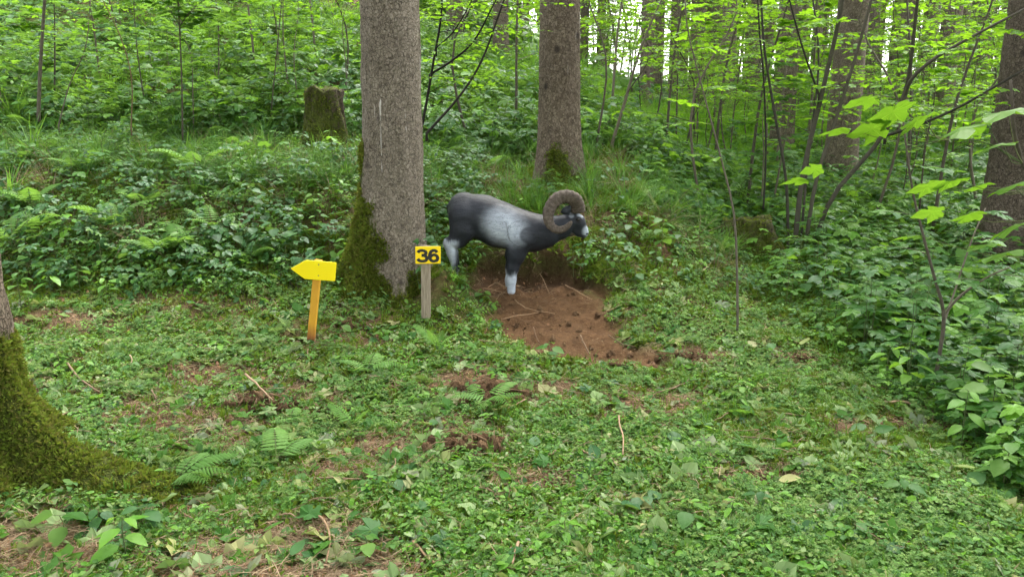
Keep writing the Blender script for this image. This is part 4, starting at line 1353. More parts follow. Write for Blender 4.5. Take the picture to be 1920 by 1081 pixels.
# ------------------------------------------------------------------ ferns, one by one
FR = [frond(L, n, w, a) for L, n, w, a in ((.42, 16, .30, .45), (.36, 14, .34, .35), (.48, 17, .28, .55), (.30, 13, .36, .25))]
def fern(u, v, label, n=6, s=1.0, group=None, tilt=.5, a0=None, spread=6.28):
    p = ground_at(u, v)
    a_ = random.uniform(0, 6.28) if a0 is None else a0
    t = thing('fern', label, 'fern', p, 0, group)
    lift = .05 if in_clearing(np.array([u]), np.array([v]))[0] else .06
    if lift == .05: s *= .78
    for k in range(n):
        a = a_ + spread * k / n + random.uniform(-.2, .2)
        obj('frond', FR[(k * 3 + int(u)) % 4], t, (0, 0, lift), (tilt * random.uniform(.5, 1.3), 0, a), s * random.uniform(.8, 1.15))
    return t
fern(335, 920, 'bright fern drooping over the tip of the long mossy root', 8, .8, None, .35, -2.6, 2.6)
fern(520, 880, 'flat pale fern lying in needle litter in the clearing', 3, .95, None, .25, -.5, 1.5)
fern(545, 800, 'small fern beside the torn root clump in the clearing', 3, .6, None, .2)
fern(700, 505, 'pale fern against the mossy foot of the thick spruce', 4, .85, None, .5, -2.2, 1.8)
fern(918, 765, 'cut fern sprawled over the brown soil heap', 6, .85, None, .25)
fern(820, 668, 'upright fern below the number sign', 4, .8, None, .9)
fern(690, 705, 'fern among wood sorrel between the two signs', 4, .9, None, .4)
fern(660, 815, 'narrow fern tip standing by the dry bark piece', 2, .7, None, .9)
GF = 'ferns on the bank face'
LF = 'green fern with arching fronds on the leafy bank behind the arrow sign'
for (u, v, s) in ((215, 440, 1.35), (30, 470, 1.5), (300, 490, 1.2), (345, 480, 1.0), (400, 440, 1.0), (150, 330, 1.2), (370, 330, 1.3), (470, 500, .8), (270, 395, 1.0), (60, 400, 1.2)):
    fern(u, v, LF, 6, s * .85, GF, .55)
GF2 = 'ferns on the hillside above the bank'
for (u, v, s) in ((440, 120, 1.6), (230, 80, 1.8), (560, 135, 1.5), (350, 100, 1.6), (140, 150, 1.4), (610, 145, 1.2), (60, 90, 1.8), (500, 70, 1.9), (300, 160, 1.4), (650, 100, 1.5)):
    fern(u, v, 'fern growing on the hillside above the tall mossy stump', 6, s * .85, GF2, .55)
GF3 = 'ferns under the spruce on the bank'
for (u, v) in ((930, 250), (868, 300), (905, 330), (1120, 265)):
    fern(u, v, 'fern on the lip of the bank behind the ram target', 5, .9, GF3, .5)
GF4 = 'ferns in the maple thicket'
for (u, v) in ((1760, 480), (1640, 420), (1835, 560), (1580, 520), (1690, 540)):
    fern(u, v, 'fern half buried in the maple thicket beside the clearing', 6, 1.2, GF4, .6)
fern(955, 1060, 'fern sprig flattened beside a dry stick in the clearing', 3, .45, None, .1)

# ------------------------------------------------------------------ leafy plants, one by one: stem and each leaf
def leaf_mesh(kind, mat, smooth=True, seed=0):
    if kind == 'maple': v, f = maple(1.0, .28, .05, seed)
    elif kind == 'wide': v, f = oval(1.0, .74, .2, .22)
    else: v, f = oval(1.0, .52, .22, .25)
    me_ = MB().add(v, f, None, 0).mesh('leaf', mat, kind != 'maple')
    return me_
LM = {('maple', k): leaf_mesh('maple', M['maple'], False, k) for k in range(3)}
LM.update({('sun', k): leaf_mesh('maple', M['sunleaf'], False, k + 5) for k in range(3)})
LM.update({('fresh', k): leaf_mesh('oval', M['fresh']) for k in range(1)})
LM.update({('herb', k): leaf_mesh('wide', M['herb']) for k in range(1)})
LM.update({('bramble', k): leaf_mesh('wide', M['bramble']) for k in range(1)})
LM.update({('beech', k): leaf_mesh('wide', M['bright']) for k in range(1)})
def pick_leaf(kind):
    return random.choice([m for (a, b), m in LM.items() if a == kind])
def add_leaf(parent, p, d, size, kind, up=None):
    up = up or (random.uniform(-.3, .3), random.uniform(-.3, .3), 1)
    o = obj('leaf', pick_leaf(kind), parent)
    o.matrix_local = frame(p, d, up, size)
    return o

def leafy_plant(u, v, label, kind, h, L, pairs, group=None, cat='plant', name='leafy_plant', pos=None, lean=(0, 0)):
    p = pos or ground_at(u, v)
    if group:
        look = {'herb': 'mid-green ', 'bramble': 'dark blue-green ', 'fresh': 'bright fresh-green ', 'maple': '', 'sun': ''}[kind]
        if kind != 'maple' and 'maple seedling' in label:
            label = label.replace('maple seedling with broad blue-green leaves', 'broad-leaved plant'); name = 'leafy_plant'; cat = 'plant'
        label = look + label; group = look + group
    t = thing(name, label, cat, p, random.uniform(0, 6.28), group)
    b = MB()
    pts = [Vector((lean[0] * s * s, lean[1] * s * s, h * s - .02)) + Vector((random.uniform(-.01, .01), random.uniform(-.01, .01), 0)) * s for s in (0, .35, .7, 1)]
    b.tube(pts, [.0035, .003, .0025, .0015], 5, cap=False)
    a = random.uniform(0, 6.28)
    for k in range(pairs):
        s = 1 - k * (.72 / max(1, pairs))
        i = min(int(s * 3), 2); q0 = pts[i].lerp(pts[i + 1], s * 3 - i)
        for sd_ in (0, math.pi):
            aa = a + k * 1.57 + sd_ + random.uniform(-.3, .3)
            d = Vector((math.cos(aa), math.sin(aa), random.uniform(.0, .35)))
            pet = L * (.2 if kind not in ('maple', 'sun') else .5 + .15 * k)
            q = q0 + d.normalized() * pet
            b.tube([q0, q], [.0015, .001], 3, cap=False)
            add_leaf(t, q, Vector((d.x, d.y, random.uniform(-.35, .1))), L * random.uniform(.75, 1.15) * (.7 if k == 0 else 1), kind)
    obj('stem', b.mesh('stem', M['stem']), t)
    return t
leafy_plant(238, 1052, 'fresh green plant with pointed leaves beside the mossy root', 'fresh', .20, .105, 4)
leafy_plant(120, 1015, 'three-leaved bramble with pale creased leaves below the mossy root', 'herb', .14, .13, 2)
leafy_plant(270, 1000, 'dark bramble with toothed leaves beside the mossy root', 'bramble', .13, .10, 4)
leafy_plant(190, 985, 'dark low bramble under the edge of the mossy root', 'bramble', .10, .08, 4)
leafy_plant(130, 460, 'bright broad-leaved plant at the foot of the leafy bank', 'fresh', .28, .18, 3)
leafy_plant(345, 490, 'plant with one long blue-green leaf on the bank', 'bramble', .2, .15, 2)
leafy_plant(655, 505, 'bright pointed-leaf plant against the mossy spruce foot', 'fresh', .28, .13, 4)
leafy_plant(625, 320, 'upright nettle-like plant below the tall mossy stump', 'fresh', .42, .11, 5)
leafy_plant(1240, 480, 'pale leafy plant on the bank beyond the ram target', 'herb', .35, .13, 5)
leafy_plant(965, 270, 'bright sprig on the lip of the bank beside the spruce', 'fresh', .3, .13, 4)
leafy_plant(1030, 665, 'cut leafy shoot lying at the edge of the dug earth', 'herb', .10, .09, 2)
GP = 'leafy plants along the foot of the bank'
for (u, v, kd) in ((60, 520, 'herb'), (95, 555, 'fresh'), (150, 545, 'herb'), (200, 560, 'fresh'), (40, 580, 'herb'), (400, 470, 'bramble'), (440, 480, 'bramble'), (480, 470, 'bramble'), (520, 485, 'bramble'), (560, 470, 'bramble'), (600, 460, 'herb'), (430, 430, 'bramble'), (500, 430, 'bramble'), (560, 430, 'herb'), (250, 520, 'herb'), (380, 520, 'herb'), (100, 480, 'herb'), (330, 540, 'bramble'), (620, 505, 'herb'), (470, 400, 'bramble'), (540, 395, 'bramble'), (590, 415, 'herb'), (640, 395, 'fresh')):
    leafy_plant(u, v, 'leafy plant at the foot of the bank behind the arrow sign', kd, random.uniform(.18, .34), random.uniform(.09, .14), random.choice((3, 4, 4)), GP)
GP2 = 'broad-leaved plants on the bank slope'
for (u, v) in ((140, 370), (420, 300), (480, 310), (250, 290), (90, 300), (200, 350), (520, 340), (360, 390), (300, 340), (30, 340), (460, 260), (380, 250), (170, 270), (560, 370), (250, 240), (330, 230)):
    leafy_plant(u, v, 'maple seedling with flat spreading leaves on the bank slope', 'maple', random.uniform(.28, .5), random.uniform(.10, .14), 3, GP2, 'seedling', 'maple_seedling')
GP3 = 'maple seedlings crowding the thicket edge'
for k in range(95):
    u = random.uniform(1450, 1930); v = random.uniform(470, 700 + (u - 1450) * .3)
    if in_clearing(np.array([u]), np.array([v + 25]))[0]: continue
    leafy_plant(u, v, 'maple seedling with broad blue-green leaves crowding the thicket beside the clearing', random.choice(('maple', 'maple', 'maple', 'herb', 'bramble')), random.uniform(.3, .6), random.uniform(.10, .155), random.choice((3, 4)), GP3, 'seedling', 'maple_seedling')
GP4 = 'small leafy plants rooted in the clearing'
for (u, v, kd) in ((60, 680, 'fresh'), (110, 690, 'fresh'), (160, 700, 'fresh'), (245, 700, 'herb'), (415, 670, 'fresh'), (330, 680, 'herb'), (510, 700, 'fresh'), (640, 620, 'herb'), (600, 760, 'herb'), (720, 640, 'herb'), (750, 620, 'herb'), (560, 910, 'herb'), (510, 915, 'bramble'), (690, 1045, 'herb'), (1290, 990, 'herb'), (1210, 950, 'bramble'), (1420, 960, 'bramble'), (1600, 1010, 'herb'), (1370, 985, 'fresh'), (1690, 940, 'herb'), (1510, 730, 'herb'), (1390, 740, 'fresh'), (1300, 630, 'herb'), (1250, 600, 'herb'), (1100, 880, 'bramble'), (1010, 800, 'herb'), (1140, 760, 'herb'), (905, 560, 'herb'), (880, 600, 'bramble'), (930, 620, 'bramble'), (870, 640, 'herb'), (1790, 1040, 'bramble'), (1880, 1060, 'herb'), (1060, 1020, 'fresh')):
    leafy_plant(u, v, 'small leafy plant growing low in the trampled clearing', kd, random.uniform(.06, .14), random.uniform(.055, .09), 3, GP4)
GP7 = 'brambles beside the mossy root'
for (u, v) in ((150, 960), (215, 975), (290, 965), (330, 1010), (170, 1010), (225, 1030), (130, 975), (300, 1040), (260, 960)):
    leafy_plant(u, v, 'low bramble in the hollow beside the long mossy root', 'bramble', random.uniform(.05, .10), random.uniform(.05, .075), 4, GP7)
GP5 = 'leafy plants on the bank beyond the ram target'
for (u, v) in ((1105, 500), (1075, 520), (1130, 470), (1180, 450), (1215, 430), (1270, 470), (1310, 480), (1160, 400), (1230, 500), (1340, 500), (1190, 530), (1280, 530)):
    leafy_plant(u, v, 'leafy plant between the ram target and the low stump', random.choice(('herb', 'bramble')), random.uniform(.12, .26), random.uniform(.07, .11), 3, GP5)
GP6 = 'low plants at the thicket edge by the slender sapling'
for (u, v) in ((1900, 870), (1850, 830), (1880, 930), (1910, 800), (1820, 790), (1800, 850), (1700, 740), (1660, 720)):
    leafy_plant(u, v, 'plant with pointed leaves growing around the foot of the slender sapling', random.choice(('herb', 'fresh')), random.uniform(.22, .4), random.uniform(.10, .14), 4, GP6)
GT = 'grass tussocks on the bank'
for (u, v, s) in ((30, 250, 2.3), (60, 300, 1.8), (330, 260, 1.6), (490, 230, 1.6), (530, 225, 1.5), (180, 300, 1.4), (940, 245, 1.6), (900, 240, 1.5), (960, 250, 1.3), (20, 380, 1.6), (500, 265, 1.3), (925, 300, 1.2)):
    p = ground_at(u, v)
    o = obj('grass_tussock', S_GRASS[1].data, None, p, (0, 0, random.uniform(0, 6)), s)
    tag(o, 'tall drooping tussock of wood grass on the lip of the bank', 'grass tussock', GT)

# ------------------------------------------------------------------ saplings and bushes
def smooth_path(pts, n=14):
    pts = [np.array(p) for p in pts]; pts = [2 * pts[0] - pts[1]] + pts + [2 * pts[-1] - pts[-2]]
    out = []; m = len(pts) - 3
    for k in range(n):
        t = k / (n - 1) * m; i = min(int(t), m - 1); f = t - i
        p0, p1, p2, p3 = pts[i:i + 4]
        out.append(Vector(.5 * ((2 * p1) + (-p0 + p2) * f + (2 * p0 - 5 * p1 + 4 * p2 - p3) * f * f + (-p0 + 3 * p1 - 3 * p2 + p3) * f ** 3)))
    return out

def px_path(pts, y0, y1=None, root=None):
    """photo pixels to points; depth runs from y0 at the foot to y1 at the tip"""
    y1 = y0 if y1 is None else y1; n = len(pts)
    return [at_y(u, v, y0 + (y1 - y0) * k / max(1, n - 1)) for k, (u, v) in enumerate(pts)]

class Crown:
    """leaves along twigs, joined as one crown"""
    def __init__(self): self.b = MB(); self.w = MB()
    def spray(self, p, d, L, leaf, size, n, droop=.1):
        """horizontal twig with alternate leaves"""
        d = Vector(d).normalized(); pts = []
        for k in range(5):
            t = k / 4; pts.append(Vector(p) + d * L * t + Vector((0, 0, .12 * L * t - (droop + .12) * L * t * t)))
        self.w.tube(pts, [.004 * (.4 + L), .003 * (.4 + L), .002, .0015, .001], 3, cap=False)
        for k in range(n):
            t = .15 + .85 * (k + .5) / n; i = min(int(t * 4), 3); q = pts[i].lerp(pts[i + 1], t * 4 - i)
            sd_ = 1 if k % 2 else -1
            side = d.cross(Vector((0, 0, 1))) * sd_
            f_ = (side * random.uniform(.5, 1.1) + d * random.uniform(.3, .9) + Vector((0, 0, random.uniform(-.35, .15)))).normalized()
            s = size * random.uniform(.7, 1.2)
            v, f = (maple(s, .25, .05, random.random()) if leaf == 'maple' else oval(s, .62, .15, .15))
            self.b.add(v, f, frame(q + f_ * s * .15, f_, (random.uniform(-.35, .35), random.uniform(-.35, .35), 1)))

def sapling_meshes(h, nb, reach, leaf, size, nl, mat, seed, lo=.25, bark='saplingbark', sub=2):
    random.seed(seed); cr = Crown()
    path = smooth_path([(0, 0, -.05), (random.uniform(-.05, .05) * h, random.uniform(-.05, .05) * h, h * .4), (random.uniform(-.1, .1) * h, random.uniform(-.1, .1) * h, h * .75), (random.uniform(-.12, .12) * h, random.uniform(-.12, .12) * h, h)], 12)
    tr = MB().tube(path, [max(.003, .006 * h * (1 - .85 * k / 11)) for k in range(12)], 6)
    for k in range(nb):
        t = lo + (1 - lo) * (k + .5) / nb; i = min(int(t * 11), 10); p = path[i].lerp(path[i + 1], t * 11 - i)
        a = k * 2.4 + random.uniform(-.4, .4); d = Vector((math.cos(a), math.sin(a), random.uniform(.0, .35)))
        L = reach * (1.15 - .7 * t) * random.uniform(.7, 1.15)
        cr.spray(p, d, L, leaf, size, nl)
        for s in range(sub):
            q = p + d.normalized() * L * random.uniform(.25, .7)
            a2 = a + random.choice((-1, 1)) * random.uniform(.5, 1.0)
            cr.spray(q, Vector((math.cos(a2), math.sin(a2), random.uniform(-.05, .2))), L * random.uniform(.4, .65), leaf, size, max(4, int(nl * .6)))
    return tr.mesh('stem', M[bark]), cr.b.mesh('leaves', mat, leaf != 'maple'), cr.w.mesh('twigs', M[bark])

KINDS_ = [sapling_meshes(2.6, 13, .9, 'oval', .075, 13, M['bright'], 1),
          sapling_meshes(3.4, 15, 1.1, 'oval', .08, 14, M['bright'], 2),
          sapling_meshes(2.0, 10, .75, 'maple', .11, 8, M['maple'], 3),
          sapling_meshes(3.0, 12, 1.0, 'maple', .12, 9, M['bright'], 4),
          sapling_meshes(4.6, 18, 1.5, 'oval', .10, 15, M['bright'], 5, .2),
          sapling_meshes(5.5, 20, 1.8, 'maple', .14, 11, M['farleaf'], 6, .2)]
random.seed(99)
def sapling(u, y, kind, scl, label, group, name='broadleaf_sapling', x=None):
    x = (u - 960) / FOC * (y + .1) if x is None else x
    t = thing(name, label, 'sapling', (x, y, h1(x, y)), random.uniform(0, 6.28), group, scl)
    st_, le, tw = KINDS_[kind]
    if name == 'broadleaf_sapling':
        mp_ = kind in (2, 3, 5)
        t.name = 'maple_sapling' if mp_ else 'beech_sapling'
        t['label'] = label.replace('young leafy tree', ('tall ' if kind > 3 else '') + ('young maple' if mp_ else 'young beech')).replace('with bright green leaves', 'with lobed leaves' if mp_ else 'with tiers of small bright leaves')
        t['group'] = group + (', maples' if mp_ else ', beeches') + (', tall' if kind > 3 else '')
    obj('trunk', st_, t); obj('crown', le, t); obj('twig', tw, t)
    return t
GS = 'young beeches and maples under the far spruces'
LS = 'young leafy tree with bright green leaves under the spruces beyond the thicket'
sky_gap = lambda u: 1182 < u < 1248
for k in range(120):
    y = 9.5 + 34 * random.random() ** 1.2; u = random.uniform(1060, 2080)
    if u < 1420 and y < 20: continue
    if sky_gap(u) or (sky_gap(u + 60) and random.random() < .5): continue
    if abs(u - 1568) < 60 and y < 12.8: continue
    kd = random.choice((0, 1, 2, 3, 3, 4)) if y < 18 else random.choice((1, 3, 4, 5, 5))
    sapling(u, y, kd, random.uniform(.55, 1.0) if y < 14 else random.uniform(.8, 1.2), LS, GS)
for k in range(110):
    y = random.uniform(11, 28); u = random.uniform(1260, 2050)
    if abs(u - 1568) < 45 and y < 12.8: continue
    sapling(u, y, random.choice((0, 1, 1, 4)), random.uniform(.5, .9), LS, GS)
for (u, y) in ((1108, 33), (1130, 38), (1152, 30), (1172, 36), (1120, 45), (1165, 44), (1256, 33), (1270, 40), (1180, 27), (1092, 27)):
    sapling(u, y, 5 if u % 4 else 4, random.uniform(1.3, 1.7), LS, GS)
sapling(1214, 13.5, 1, .8, LS, GS); sapling(1200, 17, 3, .9, LS, GS)
GS2 = 'young leafy trees on the hillside'
LS2 = 'young leafy tree growing on the hillside above the mossy bank'
for k in range(85):
    y = 10.5 + 28 * random.random() ** 1.1; u = random.uniform(-200, 1080)
    if 700 < u < 1080 and y < 15: continue
    kd = random.choice((0, 1, 2, 2, 3)) if y < 17 else random.choice((1, 3, 4, 5))
    sapling(u, y, kd, random.uniform(.4, .75) if y < 15 else random.uniform(.7, 1.1), LS2, GS2)
GS3 = 'tall broadleaved trees closing the view'
for k in range(150):
    y = random.uniform(38, 66); u = -350 + 2700 * (k + random.random()) / 150
    if sky_gap(u): continue
    sapling(u, y, random.choice((4, 5)), random.uniform(1.9, 2.9), 'distant broadleaved tree closing the view behind the spruce trunks', GS3, 'broadleaf_tree')

for (u, y, kd, s) in ((1112, 9.6, 0, 1.0), (1310, 9.2, 1, .95), (1395, 10.2, 4, .85), (1630, 9.3, 1, 1.0), (1742, 8.6, 4, .8), (1830, 9.4, 1, .95), (968, 10.9, 4, .8), (884, 9.9, 1, .95), (1240, 11.5, 4, .8), (1500, 10.8, 4, .85), (1690, 11, 4, .9), (1140, 13, 4, .9), (1330, 13, 4, 1.0), (1960, 8.2, 4, .8), (1065, 14, 4, 1.0)):
    sapling(u, y, kd, s, 'young leafy tree overhanging the slope between the second spruce and the thicket', 'young trees overhanging the slope')
for (u, y, kd, s) in ((560, 11.0, 3, .75), (300, 10.4, 2, 1.0), (430, 11.6, 3, .8), (130, 10.6, 3, .8), (40, 9.9, 2, 1.0), (655, 11.5, 1, .8), (220, 12, 4, .6), (500, 13, 4, .7), (-20, 11.5, 3, .9), (380, 9.6, 2, .7), (610, 13.5, 4, .75)):
    sapling(u, y, kd, s, 'young leafy tree rising from the top of the leafy bank', 'young trees at the top of the bank')

# leaf sprays over the top edge: named saplings with stems drawn from the photograph
def drawn_bush(label, stems, twigs, leaf, size, mat, cat='bush', name='maple_bush', group=None, bark='saplingbark', extra=0, lo_t=.45, sprL=.5, nl=9):
    """stems: [(pixel path, y foot, y tip, radius foot, radius tip)]"""
    p0 = px_path(stems[0][0][:1], stems[0][1])[0]
    base_ = Vector((p0.x, p0.y, h1(p0.x, p0.y)))
    t = thing(name, label, cat, base_, 0, group)
    cr = Crown()
    for (pp, ya, yb_, ra, rb) in stems:
        pts = smooth_path([tuple(q - base_) for q in px_path(pp, ya, yb_)], 16)
        pts = [pts[0] + Vector((0, 0, -.08))] + pts
        rs = [ra] + [ra + (rb - ra) * k / 15 for k in range(16)]
        obj('stem', MB().tube(pts, rs, 8).mesh('stem', M[bark]), t)
        n = twigs
        for k in range(n):
            tt = lo_t + (1 - lo_t) * (k + random.random()) / n
            i = min(int(tt * 15), 14); p = pts[1 + i].lerp(pts[min(2 + i, 16)], tt * 15 - i)
            a = random.uniform(0, 6.28)
            cr.spray(p, (math.cos(a), math.sin(a), random.uniform(-.1, .3)), sprL * random.uniform(.6, 1.3), leaf, size, nl)
    obj('crown', cr.b.mesh('leaves', mat, leaf != 'maple'), t)
    obj('twig', cr.w.mesh('twigs', M[bark]), t)
    return t
yb0 = ground_at(1500, 470).y
drawn_bush('many-stemmed maple bush with thin leaning stems rising beyond the thicket',
    [([(1488, 480), (1505, 330), (1540, 180), (1568, 60), (1590, -60)], yb0, yb0 - .3, .030, .019),
     ([(1508, 478), (1530, 340), (1575, 200), (1612, 80), (1650, -60)], yb0, yb0 - .5, .024, .014),
     ([(1520, 476), (1560, 370), (1640, 275), (1690, 190), (1706, 130), (1716, 40), (1725, -40)], yb0, yb0 - 1.0, .026, .014),
     ([(1694, 185), (1712, 145), (1760, 105), (1830, 65), (1925, 15)], yb0 - .75, yb0 - 1.4, .020, .010),
     ([(1660, 255), (1720, 235), (1800, 200), (1930, 125)], yb0 - .55, yb0 - 1.3, .016, .010),
     ([(1478, 470), (1474, 340), (1452, 210), (1433, 90), (1426, -30)], yb0, yb0 - .2, .018, .010),
     ([(1536, 180), (1505, 90), (1480, 0), (1470, -40)], yb0 - .15, yb0 - .4, .012, .006),
     ([(1500, 470), (1515, 300), (1535, 120), (1522, -20)], yb0 + .2, yb0 + .4, .014, .010)], 5, 'maple', .085, M['bright'], bark='bushbark', nl=7)
yb1 = ground_at(1752, 740).y
drawn_bush('slender forked sapling standing where thicket meets clearing',
    [([(1748, 742), (1762, 660), (1770, 590), (1752, 520), (1728, 430), (1708, 340), (1692, 215)], yb1, yb1 - .1, .0135, .005),
     ([(1770, 590), (1800, 555), (1850, 520), (1895, 500)], yb1, yb1 - .2, .009, .004),
     ([(1768, 610), (1785, 560), (1822, 450), (1848, 390)], yb1, yb1 + .2, .008, .003)], 3, 'maple', .09, M['maple'], 'sapling', 'maple_sapling', sprL=.22, nl=4)
y2 = ground_at(1383, 628).y
drawn_bush('thin bare-stemmed sapling at the edge of the clearing near the low stump',
    [([(1383, 630), (1382, 520), (1376, 400), (1350, 290), (1318, 170), (1290, 60), (1284, -10)], y2, y2 + .3, .010, .004)], 8, 'maple', .08, M['bright'], 'sapling', 'maple_sapling', sprL=.35, nl=6)
drawn_bush('leaning thin sapling between the second spruce and the low stump',
    [([(1148, 268), (1172, 190), (1195, 110), (1222, 40), (1250, -20)], 9.6, 9.6, .022, .009),
     ([(1172, 180), (1210, 125), (1215, 105)], 9.6, 9.4, .008, .003)], 7, 'oval', .07, M['bright'], 'sapling', 'beech_sapling')
drawn_bush('young beech with spreading dark branches between the two big spruces',
    [([(786, 262), (800, 190), (812, 120), (826, 40), (830, -30)], 7.9, 7.6, .016, .008),
     ([(800, 250), (862, 180), (905, 110), (945, 0), (960, -40)], 7.9, 7.4, .014, .006),
     ([(806, 140), (850, 112), (890, 75), (930, 0)], 7.8, 7.3, .013, .006),
     ([(818, 90), (850, 60), (880, 10), (890, -20)], 7.7, 7.3, .007, .004)], 14, 'oval', .065, M['bright'], 'sapling', 'beech_sapling', bark='darkbark', sprL=.65, nl=12, lo_t=.3)
drawn_bush('slim sapling with a dark straight stem rising from the grass on the bank',
    [([(72, 215), (76, 120), (84, 0), (88, -40)], 9.0, 9.0, .021, .014)], 10, 'maple', .10, M['maple'], 'sapling', 'maple_sapling', sprL=.7, nl=7)
drawn_bush('thin maple sapling with tiered leaves in front of the hillside',
    [([(342, 250), (341, 160), (337, 60), (332, -30)], 8.9, 8.7, .011, .006),
     ([(337, 50), (352, 28), (368, 10)], 8.8, 8.5, .005, .003), ([(337, 48), (320, 20), (310, -10)], 8.8, 8.9, .005, .003)], 10, 'maple', .10, M['maple'], 'sapling', 'maple_sapling', sprL=.5, nl=7)
drawn_bush('pale arching dry shoot with few leaves on the bank',
    [([(246, 240), (247, 150), (228, 75), (200, 15), (180, -20)], 8.6, 8.2, .007, .004)], 3, 'oval', .07, M['fresh'], 'shoot', 'arching_shoot', bark='straw', sprL=.3, nl=5)
drawn_bush('thin sapling stem among the grass at the top of the bank',
    [([(110, 235), (130, 160), (160, 90), (170, 0)], 8.9, 8.8, .008, .004)], 8, 'maple', .09, M['maple'], 'sapling', 'maple_sapling', sprL=.5, nl=6)
drawn_bush('leafy maple sapling beside the tall mossy stump',
    [([(505, 260), (512, 170), (520, 90), (530, -20)], 9.9, 9.7, .010, .005)], 10, 'maple', .10, M['maple'], 'sapling', 'maple_sapling', sprL=.6, nl=7)
drawn_bush('thin dark sapling in front of the far spruces beyond the low stump',
    [([(1432, 380), (1436, 280), (1432, 150), (1424, 60), (1420, -20)], 8.8, 8.8, .012, .008)], 9, 'maple', .085, M['bright'], 'sapling', 'maple_sapling', bark='darkbark', sprL=.55, nl=7)

# maple twig reaching in over the thicket: every leaf its own part
t = thing('maple_sapling', 'maple sapling with large sunlit leaves reaching over the thicket', 'sapling', (2.35, 2.75, h1(2.35, 2.75)))
o0 = Vector(t.location)
b = MB()
stem_ = smooth_path([(0, 0, -.05), tuple(at_y(2000, 520, 2.75) - o0), tuple(at_y(1912, 290, 2.75) - o0), tuple(at_y(1895, 150, 2.75) - o0)], 12)
b.tube(stem_, [.011 - .0006 * k for k in range(12)], 7)
obj('stem', b.mesh('stem', M['saplingbark']), t)
tips = [((1660, 238), .13, 2.8), ((1700, 205), .14, 2.75), ((1735, 222), .12, 2.7), ((1588, 240), .12, 2.85), ((1640, 185), .11, 2.9), ((1795, 240), .12, 2.65), ((1850, 232), .13, 2.7), ((1890, 205), .15, 2.6), ((1760, 345), .11, 2.8), ((1802, 338), .11, 2.75), ((1880, 268), .12, 2.7), ((1850, 345), .10, 2.75), ((1510, 335), .10, 3.1), ((1540, 315), .08, 3.1), ((1765, 395), .10, 2.9), ((1840, 400), .12, 2.8), ((1900, 345), .11, 2.6), ((1890, 470), .13, 2.6), ((1860, 455), .10, 2.7), ((1720, 440), .09, 2.9), ((1905, 420), .12, 2.55)]
tw = MB(); joint = min(stem_, key=lambda p: (p - (at_y(1912, 290, 2.75) - o0)).length)
jn2 = at_y(1780, 262, 2.75) - o0
tw.tube(smooth_path([tuple(joint), tuple(at_y(1850, 268, 2.75) - o0), tuple(jn2), tuple(at_y(1680, 285, 2.85) - o0)], 8), [.004, .004, .0035, .003, .003, .0025, .002, .0015], 4, cap=False)
for ((u, v), s, y) in tips:
    q = at_y(u, v, y) - o0
    start = jn2 if u < 1800 and v < 300 else joint
    if v > 300: start = min((p for p in stem_ if p.z < q.z + .02), key=lambda p: (p - q).length)
    mid_ = (q + start) / 2 + Vector((0, 0, -.03))
    obj('twig', MB().tube(smooth_path([tuple(start), tuple(mid_), tuple(q)], 5), [.0022, .002, .0017, .0014, .001], 4, cap=False).mesh('twig', M['stem']), t)
    d = (q - start); d.z = -.15 * d.length
    add_leaf(t, q, d, s, 'sun', (random.uniform(-.25, .25), random.uniform(.15, .75), 1))
obj('twig', tw.mesh('twig', M['stem']), t)

# larger cut leaves lying on top of the clearing
BIGM = {'pale': M['wilted'], 'dark blue-green': M['bramble'], 'green': M['maple']}
BIGL = {(k_, s_): MB().add(*(maple(1.0, -.1, .12, 3) if s_ == 'lobed' else oval(1.0, .68, .25, -.15)), None, 0).mesh('leaf', m_, s_ != 'lobed') for k_, m_ in BIGM.items() for s_ in ('lobed', 'oval')}
for k in range(95):
    u = random.uniform(420, 1900); v = random.uniform(640, 1075)
    if not in_clearing(np.array([u]), np.array([v - 25]))[0]: continue
    p = ground_at(u, v)
    if dirt_mask(p.x, p.y) > .3: continue
    (ck, sk) = random.choice(list(BIGL))
    o = obj('cut_leaf', BIGL[(ck, sk)], None, p + Vector((0, 0, .045)), (random.uniform(-.45, .35), random.uniform(-.4, .4), random.uniform(0, 6.28)), random.uniform(.06, .12))
    tag(o, 'cut %s %s leaf lying loose on the low plants of the clearing' % (ck, sk), 'leaf', 'cut %s %s leaves in the clearing' % (ck, sk))

# ------------------------------------------------------------------ sticks, clods, root clumps
def stick(label, pts, r=.006, group=None, mat='twig', lift=.015, name='fallen_stick'):
    r *= 1.15
    P = [ground_at(u, v) + Vector((0, 0, lift + (.022 if in_clearing(np.array([u]), np.array([v]))[0] else 0))) for (u, v) in pts]
    o0_ = P[0].copy()
    path = smooth_path([tuple(p - o0_) for p in P], 8) if len(P) > 1 else P
    path = [p + Vector((0, 0, random.uniform(-.004, .006))) for p in path]
    b_ = MB().tube(path, [r * (1 - .06 * k) * random.uniform(.85, 1.1) for k in range(8)], 6)
    return tag(obj(name, b_.mesh('stick', M[mat]), None, o0_), label, 'stick', group)
stick('thin curved dry stick lying near the long mossy root', [(128, 692), (150, 722), (188, 748)], .007)
stick('dry stick leaning on the torn root clump', [(462, 722), (485, 745), (512, 775)], .007, lift=.05)
stick('pale upright-looking peeled stick in the middle of the clearing', [(1160, 795), (1161, 815), (1168, 840), (1167, 872)], .005, lift=.03)
stick('short pale stick beside the cut leaves in the clearing', [(1090, 858), (1108, 870), (1122, 882)], .005)
stick('pale broken stick lying on the dug earth', [(1088, 640), (1096, 658), (1106, 676)], .006, lift=.02)
stick('long thin root strand across the bare soil', [(578, 965), (608, 995), (620, 1030), (612, 1075)], .005, None, 'root')
stick('straight dry stick pointing out of the clearing towards the camera', [(972, 1040), (966, 1060), (960, 1085)], .006, lift=.03)
